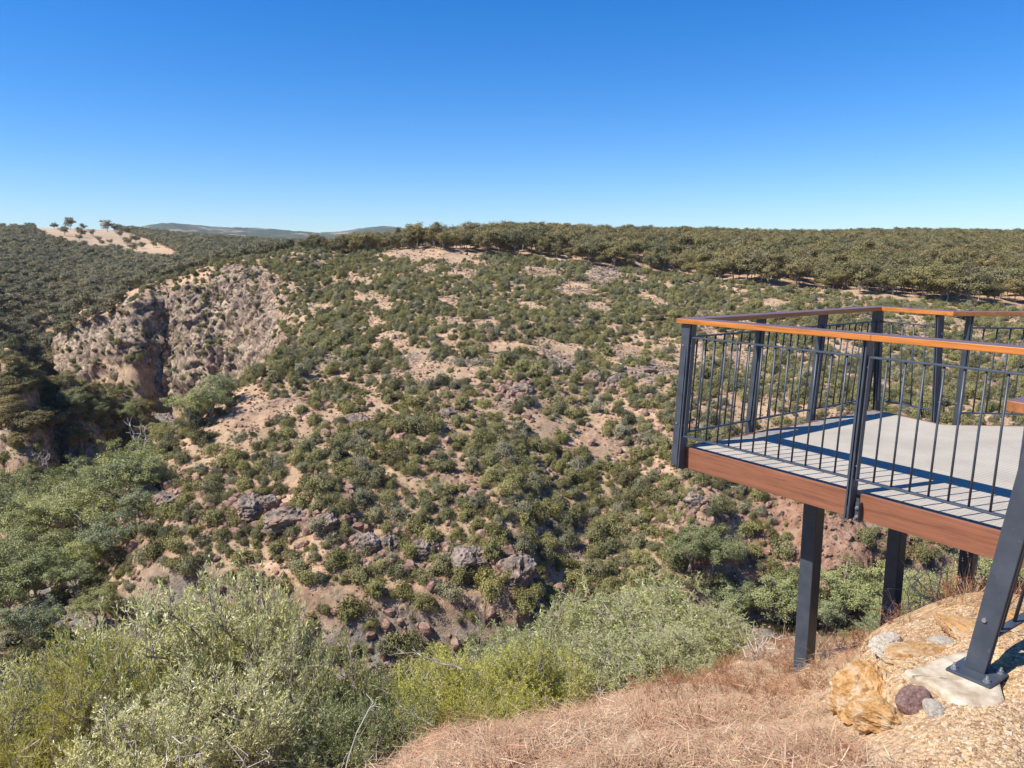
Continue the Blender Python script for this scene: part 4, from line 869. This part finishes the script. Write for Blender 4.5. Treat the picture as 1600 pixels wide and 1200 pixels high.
# bare dead shrubs and fallen branches
def twiggy(seed, n, spread, h, r0=.008, lean=0):
    r_ = np.random.RandomState(seed); segs = []
    for i in range(n):
        a = r_.uniform(0, 6.28); tip = np.array([math.cos(a)*spread*r_.uniform(.3, 1)+lean, math.sin(a)*spread*r_.uniform(.3, 1), h*r_.uniform(.4, 1)]); pts, sg = curve(r_, (r_.normal()*.03, r_.normal()*.03, -.03), tip, 5, .08, r0, r0*.35); segs += sg
        for j in range(6): s0 = pts[r_.randint(1, 6)]; q = s0+unit(r_, 1)[0]*spread*.3+np.array([0, 0, .05*h]); p2, sg = curve(r_, s0, q, 3, .1, r0*.4, r0*.15); segs += sg
    return tubes_np(segs, 5)
for n_, (x, y, Y, n, sp, h, lab, top) in enumerate([(405,935,5.9,26,.55,.9,'bare grey twiggy shrub on top of the pale shrubs',1),(560,1150,3.9,9,.35,.35,'bleached bare twigs at the bottom left of the dry slope',0),(420,1165,3.7,10,.45,.35,'bleached bare twigs at the bottom edge below the pale shrubs',0),
    (250,1170,3.5,7,.4,.35,'bare twigs at the bottom edge on the left',0),(1420,965,6.3,16,.45,.5,'tangle of pale dry twigs behind the second post',0),(1480,960,5.9,18,.4,.5,'tangle of pale dry twigs in front of the third post',0),(1190,985,7.2,9,.3,.3,'dry stalks at the brow beside the dark pool',0)]):
    t = at_y(x, y, Y); g = snap1(t[0], t[1], t[2]); hh = max(t[2]-g[2], h)
    V, F = twiggy(31+n_, n, sp, hh, .007); o = link(bpy.data.objects.new('dead_shrub', new_mesh('dead_shrub', V, F, [M_DEAD if not top else NT_]))); o.location = g; tag(o, lab, 'dead shrub')
def branch(x0, y0, x1, y1, Y, lab, r0=.012, seed=3):
    r_ = np.random.RandomState(seed); p, q = at_y(x0, y0, Y), at_y(x1, y1, Y*1.03); pts, segs = curve(r_, p, q, 7, .02, r0, r0*.3)
    for j in range(7): s0 = pts[r_.randint(2, 8)]; segs += curve(r_, s0, s0+(q-p)*r_.uniform(.12, .3)+unit(r_, 1)[0]*np.linalg.norm(q-p)*.12, 3, .08, r0*.4, r0*.15)[1]
    V, F = tubes_np(segs, 6); o = link(bpy.data.objects.new('dead_branch', new_mesh('dead_branch', V, F, [NT_]))); tag(o, lab, 'branch')
branch(722,1046,618,1012,6.6,'bare grey branch lying across the lime shrub',.009,3)
branch(690,1150,600,1080,5.4,'thin grey branch reaching out of the lime shrubs',.008,5)
# ------------------------------------------------------------------ concrete pad, stones, gravel
pad = [(1413,1047),(1432,1040),(1453,1033),(1485,1022),(1517,1013),(1540,1030),(1560,1050),(1573,1090),(1560,1108),(1533,1117),(1505,1103),(1480,1087),(1462,1073),(1447,1063),(1428,1056)]
def slab(pts, z0, z1):
    c = np.mean([at_z(x, y, z1) for x, y in pts], 0); r_ = np.random.RandomState(4); base = [at_z(x, y, z1) for x, y in pts]; ring = []
    for a, b in zip(base, base[1:]+base[:1]):
        for t in (0, .33, .66): p = a+(b-a)*t; ring.append(p+np.append(r_.normal(size=2)*.004, 0))
    n = len(ring); rows = [1.06, 1.0, .97, .8, .5, .2]; zs = [z0, z1-.016, z1-.002, z1, z1, z1]; V = [(c[0]+(p[0]-c[0])*k, c[1]+(p[1]-c[1])*k, z) for k, z in zip(rows, zs) for p in ring]; V.append((c[0], c[1], z1))
    F = [(j*n+i, j*n+(i+1) % n, (j+1)*n+(i+1) % n, (j+1)*n+i) for j in range(5) for i in range(n)]; F += [(5*n+i, 5*n+(i+1) % n, 6*n) for i in range(n)]
    me = bpy.data.meshes.new('concrete_pad'); me.from_pydata(V, [], F); me.polygons.foreach_set('use_smooth', [True]*len(F)); me.materials.append(CONC); return me
o = link(bpy.data.objects.new('concrete_pad', slab(pad, -1.76, -1.667))); tag(o, 'pale irregular concrete footing under the path railing post', 'concrete footing')
FR = [('orange_boulder',1350,1088,3.95,(.15,.19,.165),MR_OR,2,'big orange sandstone boulder below the platform',5),('orange_boulder',1322,1098,3.8,(.085,.07,.065),MR_OR,3,'small orange stone at the left foot of the big orange boulder',6),('orange_boulder',1438,1030,3.75,(.18,.13,.055),MR_OR,2,'flat orange slab between the concrete and the gorge edge',7),
      ('orange_boulder',1388,1026,4.15,(.13,.09,.06),MR_PALE,2,'greyish flat rock left of the orange slab',8),('maroon_cobble',1428,1092,3.45,(.088,.08,.075),MR_PUR,3,'rounded maroon cobble in front of the concrete footing',9),('pale_cobble',1458,1102,3.2,(.066,.045,.036),MR_PALE,3,'pale grey cobble right of the maroon one',10),
      ('orange_boulder',1505,992,4.0,(.20,.12,.042),MR_OR,2,'long flat orange rock behind the railing post',11),('orange_boulder',1592,985,3.75,(.19,.12,.045),MR_OR,2,'orange rock at the right edge under the path railing',12),('orange_boulder',1380,1118,3.5,(.15,.11,.09),MR_OR,2,'low orange stone at the bottom of the big boulder',13),
      ('charred_stump',1298,1034,5.0,(.08,.06,.07),mat_plain('charred_wood', (.015,.013,.012), (.10,.08,.07), 20, .95),0,'charred stump beside the orange boulder',14),('pale_cobble',1475,1010,4.0,(.08,.05,.03),MR_PALE,0,'small pale stone behind the flat orange slab',15)]
for nm, x, y, Y, sc, mt, ct, lab, sd_ in FR:
    t = hit(x, y+.25*sc[2]/Y*1200, 1.5, 9); g = snap1(t[0], t[1], t[2]); sc = tuple(c_*min(1.1, max(.8, g[1]/Y)) for c_ in sc); me = rock_mesh(nm, 500+sd_, mt, 5, 7, .17 if 'cobble' not in nm else .07, (1, 1, 1)); o = link(bpy.data.objects.new(nm, me)); o.location = (g[0], g[1], g[2]+sc[2]*.25); o.scale = sc; o.rotation_euler = (0, 0, R(55.5)+sd_*.35)
    tag(o, lab, 'stump' if 'stump' in nm else 'rock')
def scatter_near(n, r0, r1, a0, a1): 
    r = rs.uniform(r0, r1, n)**1.0; a = R(1)*rs.uniform(a0, a1, n); x, y = r*np.sin(a), r*np.cos(a); return np.stack([x, y, base_h(x, y)], -1)
padx = np.array([1.80, 2.87])
P = scatter_near(120000, 1.5, 4.4, 16, 46); g_ = smooth(-.1, .2, (P[:, 0]-1.42)*.9+(3.6-P[:, 1])*.12+fbm(P3(P[:, 0], P[:, 1])/.7, 3, 51)*.25)
ok = (rs.uniform(size=len(P)) < g_) & (np.hypot(P[:, 0]-1.80, P[:, 1]-2.87) > .17); P = snap(P[ok]); n = len(P)
def pebble(seed, m): return rock_mesh('pebble', seed, m, 1, 6, .08, (1, .8, .5))
PB = [pebble(600+i, [mat_plain('cream_gravel', (.36, .28, .18), (.60, .50, .35), 30, .9), MR_OR, mat_plain('buff_gravel', (.34, .23, .12), (.56, .43, .27), 30, .9), mat_plain('brown_gravel', (.22, .13, .08), (.42, .28, .18), 30, .9)][i % 4]) for i in range(8)]
P[:, 2] -= .001
stuff_points('path_gravel', P, rs.uniform(0, 6.28, n), np.clip(rs.lognormal(-5.6, .5, n), .002, .012), rs.randint(0, 8, n), PB, rs.normal(size=(n, 2))*.4)
# ------------------------------------------------------------------ dry grass
def blades(seed, n, ln, flat, spread, wd=.0028, head=0.):
    r_ = np.random.RandomState(seed); V, F = [], []
    for i in range(n):
        a = r_.uniform(0, 6.28); el = r_.uniform(*flat); L = ln*r_.uniform(.5, 1.2); p = np.array([r_.normal()*spread, r_.normal()*spread, 0.0]); d = np.array([math.cos(a)*math.cos(el), math.sin(a)*math.cos(el), math.sin(el)]); s_ = np.array([-math.sin(a), math.cos(a), 0])*wd*r_.uniform(.6, 1.3)
        bend = r_.uniform(-.5, .2); b = len(V)
        if flat[1] < .5: p[2] = r_.uniform(0, .02)
        for k, wv in ((0, 1), (.35, 1), (.7, .8), (1, .15)):
            q = p+d*L*k+np.array([0, 0, bend*L*k*k]); q[2] = max(q[2], .002); V += [q-s_*wv*.5, q+s_*wv*.5]
        F += [(b, b+1, b+3, b+2), (b+2, b+3, b+5, b+4), (b+4, b+5, b+7, b+6)]
        if head and r_.uniform() < head:
            tip = p+d*L+np.array([0, 0, bend*L])
            for j in range(5):
                q = tip-d*j*.006; o_ = unit(r_, 1)[0]*.006; b = len(V); V += [q, q+o_+d*.003, q+d*.009, q-o_+d*.003]; F.append((b, b+1, b+2, b+3))
    return np.array(V), np.array(F)
def weed(seed, h):
    r_ = np.random.RandomState(seed); segs = []; LP = []
    for i in range(5):
        a = r_.uniform(0, 6.28); pts, sg = curve(r_, (0, 0, 0), (math.cos(a)*h*.45, math.sin(a)*h*.45, h*r_.uniform(.6, 1)), 4, .07, .0022, .0012); segs += sg
        for j in range(6): s0 = pts[r_.randint(1, 5)]; q = s0+unit(r_, 1)[0]*h*.22; segs.append((s0, q, .0012, .0008)); LP += [s0+(q-s0)*t+r_.normal(size=3)*.004 for t in r_.uniform(.2, 1, 5)]
    Vt, Ft = tubes_np(segs, 3); V, F = leaves(r_, np.array(LP), .014, .006); W, G, _ = merge([(V, F, 0), (Vt, Ft, 0)]); return W, G
M_STRAW = mat_leaf('dry_straw', [(.43, .27, .16), (.58, .43, .27), (.31, .16, .09), (.48, .31, .18), (.42, .19, .11), (.66, .53, .36)], .15, .6, .3, .35, 1.)
M_RUST = mat_leaf('rusty_dry_weed', [(.36, .16, .08), (.26, .13, .07), (.46, .24, .13), (.20, .11, .07)], .15, .8, .1, .35, 1.)
ST = [new_mesh('straw', *blades(700+i, 46, .12, (-.05, .22), .07), [M_STRAW]) for i in range(5)]+[new_mesh('tuft', *blades(720+i, 34, .13, (.5, 1.4), .02, head=.3), [M_STRAW]) for i in range(3)]
WD = [new_mesh('weed', *weed(740+i, .22), [M_RUST]) for i in range(5)]
P = scatter_near(27000, 1.7, 9.5, -22, 42); px, py = proj(P); pn = fbm(P3(P[:, 0], P[:, 1])/.55, 3, 72); g_ = smooth(-.1, .2, (P[:, 0]-1.42)*.9+(3.6-P[:, 1])*.12+fbm(P3(P[:, 0], P[:, 1])/.7, 3, 51)*.25)*(P[:, 1] < 4)
ok = (rs.uniform(size=len(P)) > g_*.93) & (rs.uniform(size=len(P)) < .50+1.9*pn) & (np.hypot(P[:, 0]-1.80, P[:, 1]-2.87) > .34); P = snap(P[ok]); n = len(P)
idx = np.where(rs.uniform(size=n) < .88, rs.randint(0, 5, n), rs.randint(5, 8, n)); P[:, 2] -= .004
qs = rs.uniform(.5, 1.15, n)*np.interp(np.hypot(P[:, 0], P[:, 1]), [2.5, 5], [1, .62])
stuff_points('dry_grass', P, rs.uniform(0, 6.28, n), np.stack([qs, qs, qs*np.where(idx < 5, .6, .75)], -1), idx, ST, rs.normal(size=(n, 2))*.12); print('straw', n)
P = scatter_near(3300, 2.0, 10.5, -16, 40); nz = fbm(P3(P[:, 0], P[:, 1])/.8, 3, 71); r = np.hypot(P[:, 0], P[:, 1]); g_ = (P[:, 0] > 1.2) & (P[:, 1] < 3.9)
ok = (rs.uniform(size=len(P)) < smooth(3.8, 7, r+nz*1.5)*.9+.12*(nz > .1)) & ~g_; P = snap(P[ok]); n = len(P)
stuff_points('rusty_dry_weeds', P, rs.uniform(0, 6.28, n), rs.uniform(.3, .75, n), rs.randint(0, 5, n), WD, rs.normal(size=(n, 2))*.15); print('weeds', n)
TT = [new_mesh('tall_tuft', *blades(760+i, 26, .30, (.7, 1.45), .035, wd=.0022, head=.6), [M_STRAW if i % 2 else M_RUST]) for i in range(4)]
_t = []
for x, y in ((1235,1050),(1285,1040),(1262,1075),(1300,1010),(1360,1000),(1395,1000),(1420,985),(1470,975),(1500,970),(1530,965),(1180,1035),(1130,1055),(1210,1010),(1090,1070),(1040,1085),(1150,1100),(960,1100),(1010,1130),(880,1125),(1080,1140),(1325,985),(1445,965),(1380,975),(1560,975)):
    for _ in range(3): p = hit(x+rs.uniform(-18, 18), y+rs.uniform(-10, 10), 1.5, 12); _t.append(p)
_t = snap(np.array(_t)); stuff_points('tall_dry_grass', _t, rs.uniform(0, 6.28, len(_t)), rs.uniform(.5, 1.0, len(_t)), rs.randint(0, 4, len(_t)), TT, rs.normal(size=(len(_t), 2))*.15)
# ------------------------------------------------------------------ haze: one closed box of thin even air round everything
m = MB(); m.prism([(-9000, -2600, -230), (9000, -2600, -230), (9000, 9000, -230), (-9000, 9000, -230)], [(-9000, -2600, 420), (9000, -2600, 420), (9000, 9000, 420), (-9000, 9000, 420)])
hz_ = NT('thin_blue_air'); pv = hz_.n('ShaderNodeVolumePrincipled'); pv.inputs['Color'].default_value = (.72, .84, 1, 1); pv.inputs['Density'].default_value = 2.6e-5; hz_.l(pv.outputs[0], hz_.out.inputs['Volume'])
ho = m.obj('haze', hz_.m); ho['kind'] = 'stuff'
# ------------------------------------------------------------------ labels: look-alikes are told apart by their place, left to right
bpy.context.view_layer.update()
_ord = ['leftmost', 'second from left', 'third from left', 'fourth from left', 'fifth from left', 'sixth from left', 'seventh from left', 'eighth from left', 'ninth from left', 'tenth from left', 'eleventh from left', 'twelfth from left', 'thirteenth from left', 'fourteenth from left', 'fifteenth from left', 'sixteenth from left', 'seventeenth from left', 'eighteenth from left']
_by = {}
for o in scene.objects:
    if 'label' in o and o.parent is None: _by.setdefault(o['label'], []).append(o)
for lb, os_ in _by.items():
    if len(os_) < 2: continue
    os_.sort(key=lambda o: proj(np.array(o.matrix_world.translation[:]))[0])
    for i, o in enumerate(os_): o['label'] = lb+', '+('rightmost' if i == len(os_)-1 else _ord[min(i, 17)])
#@@END
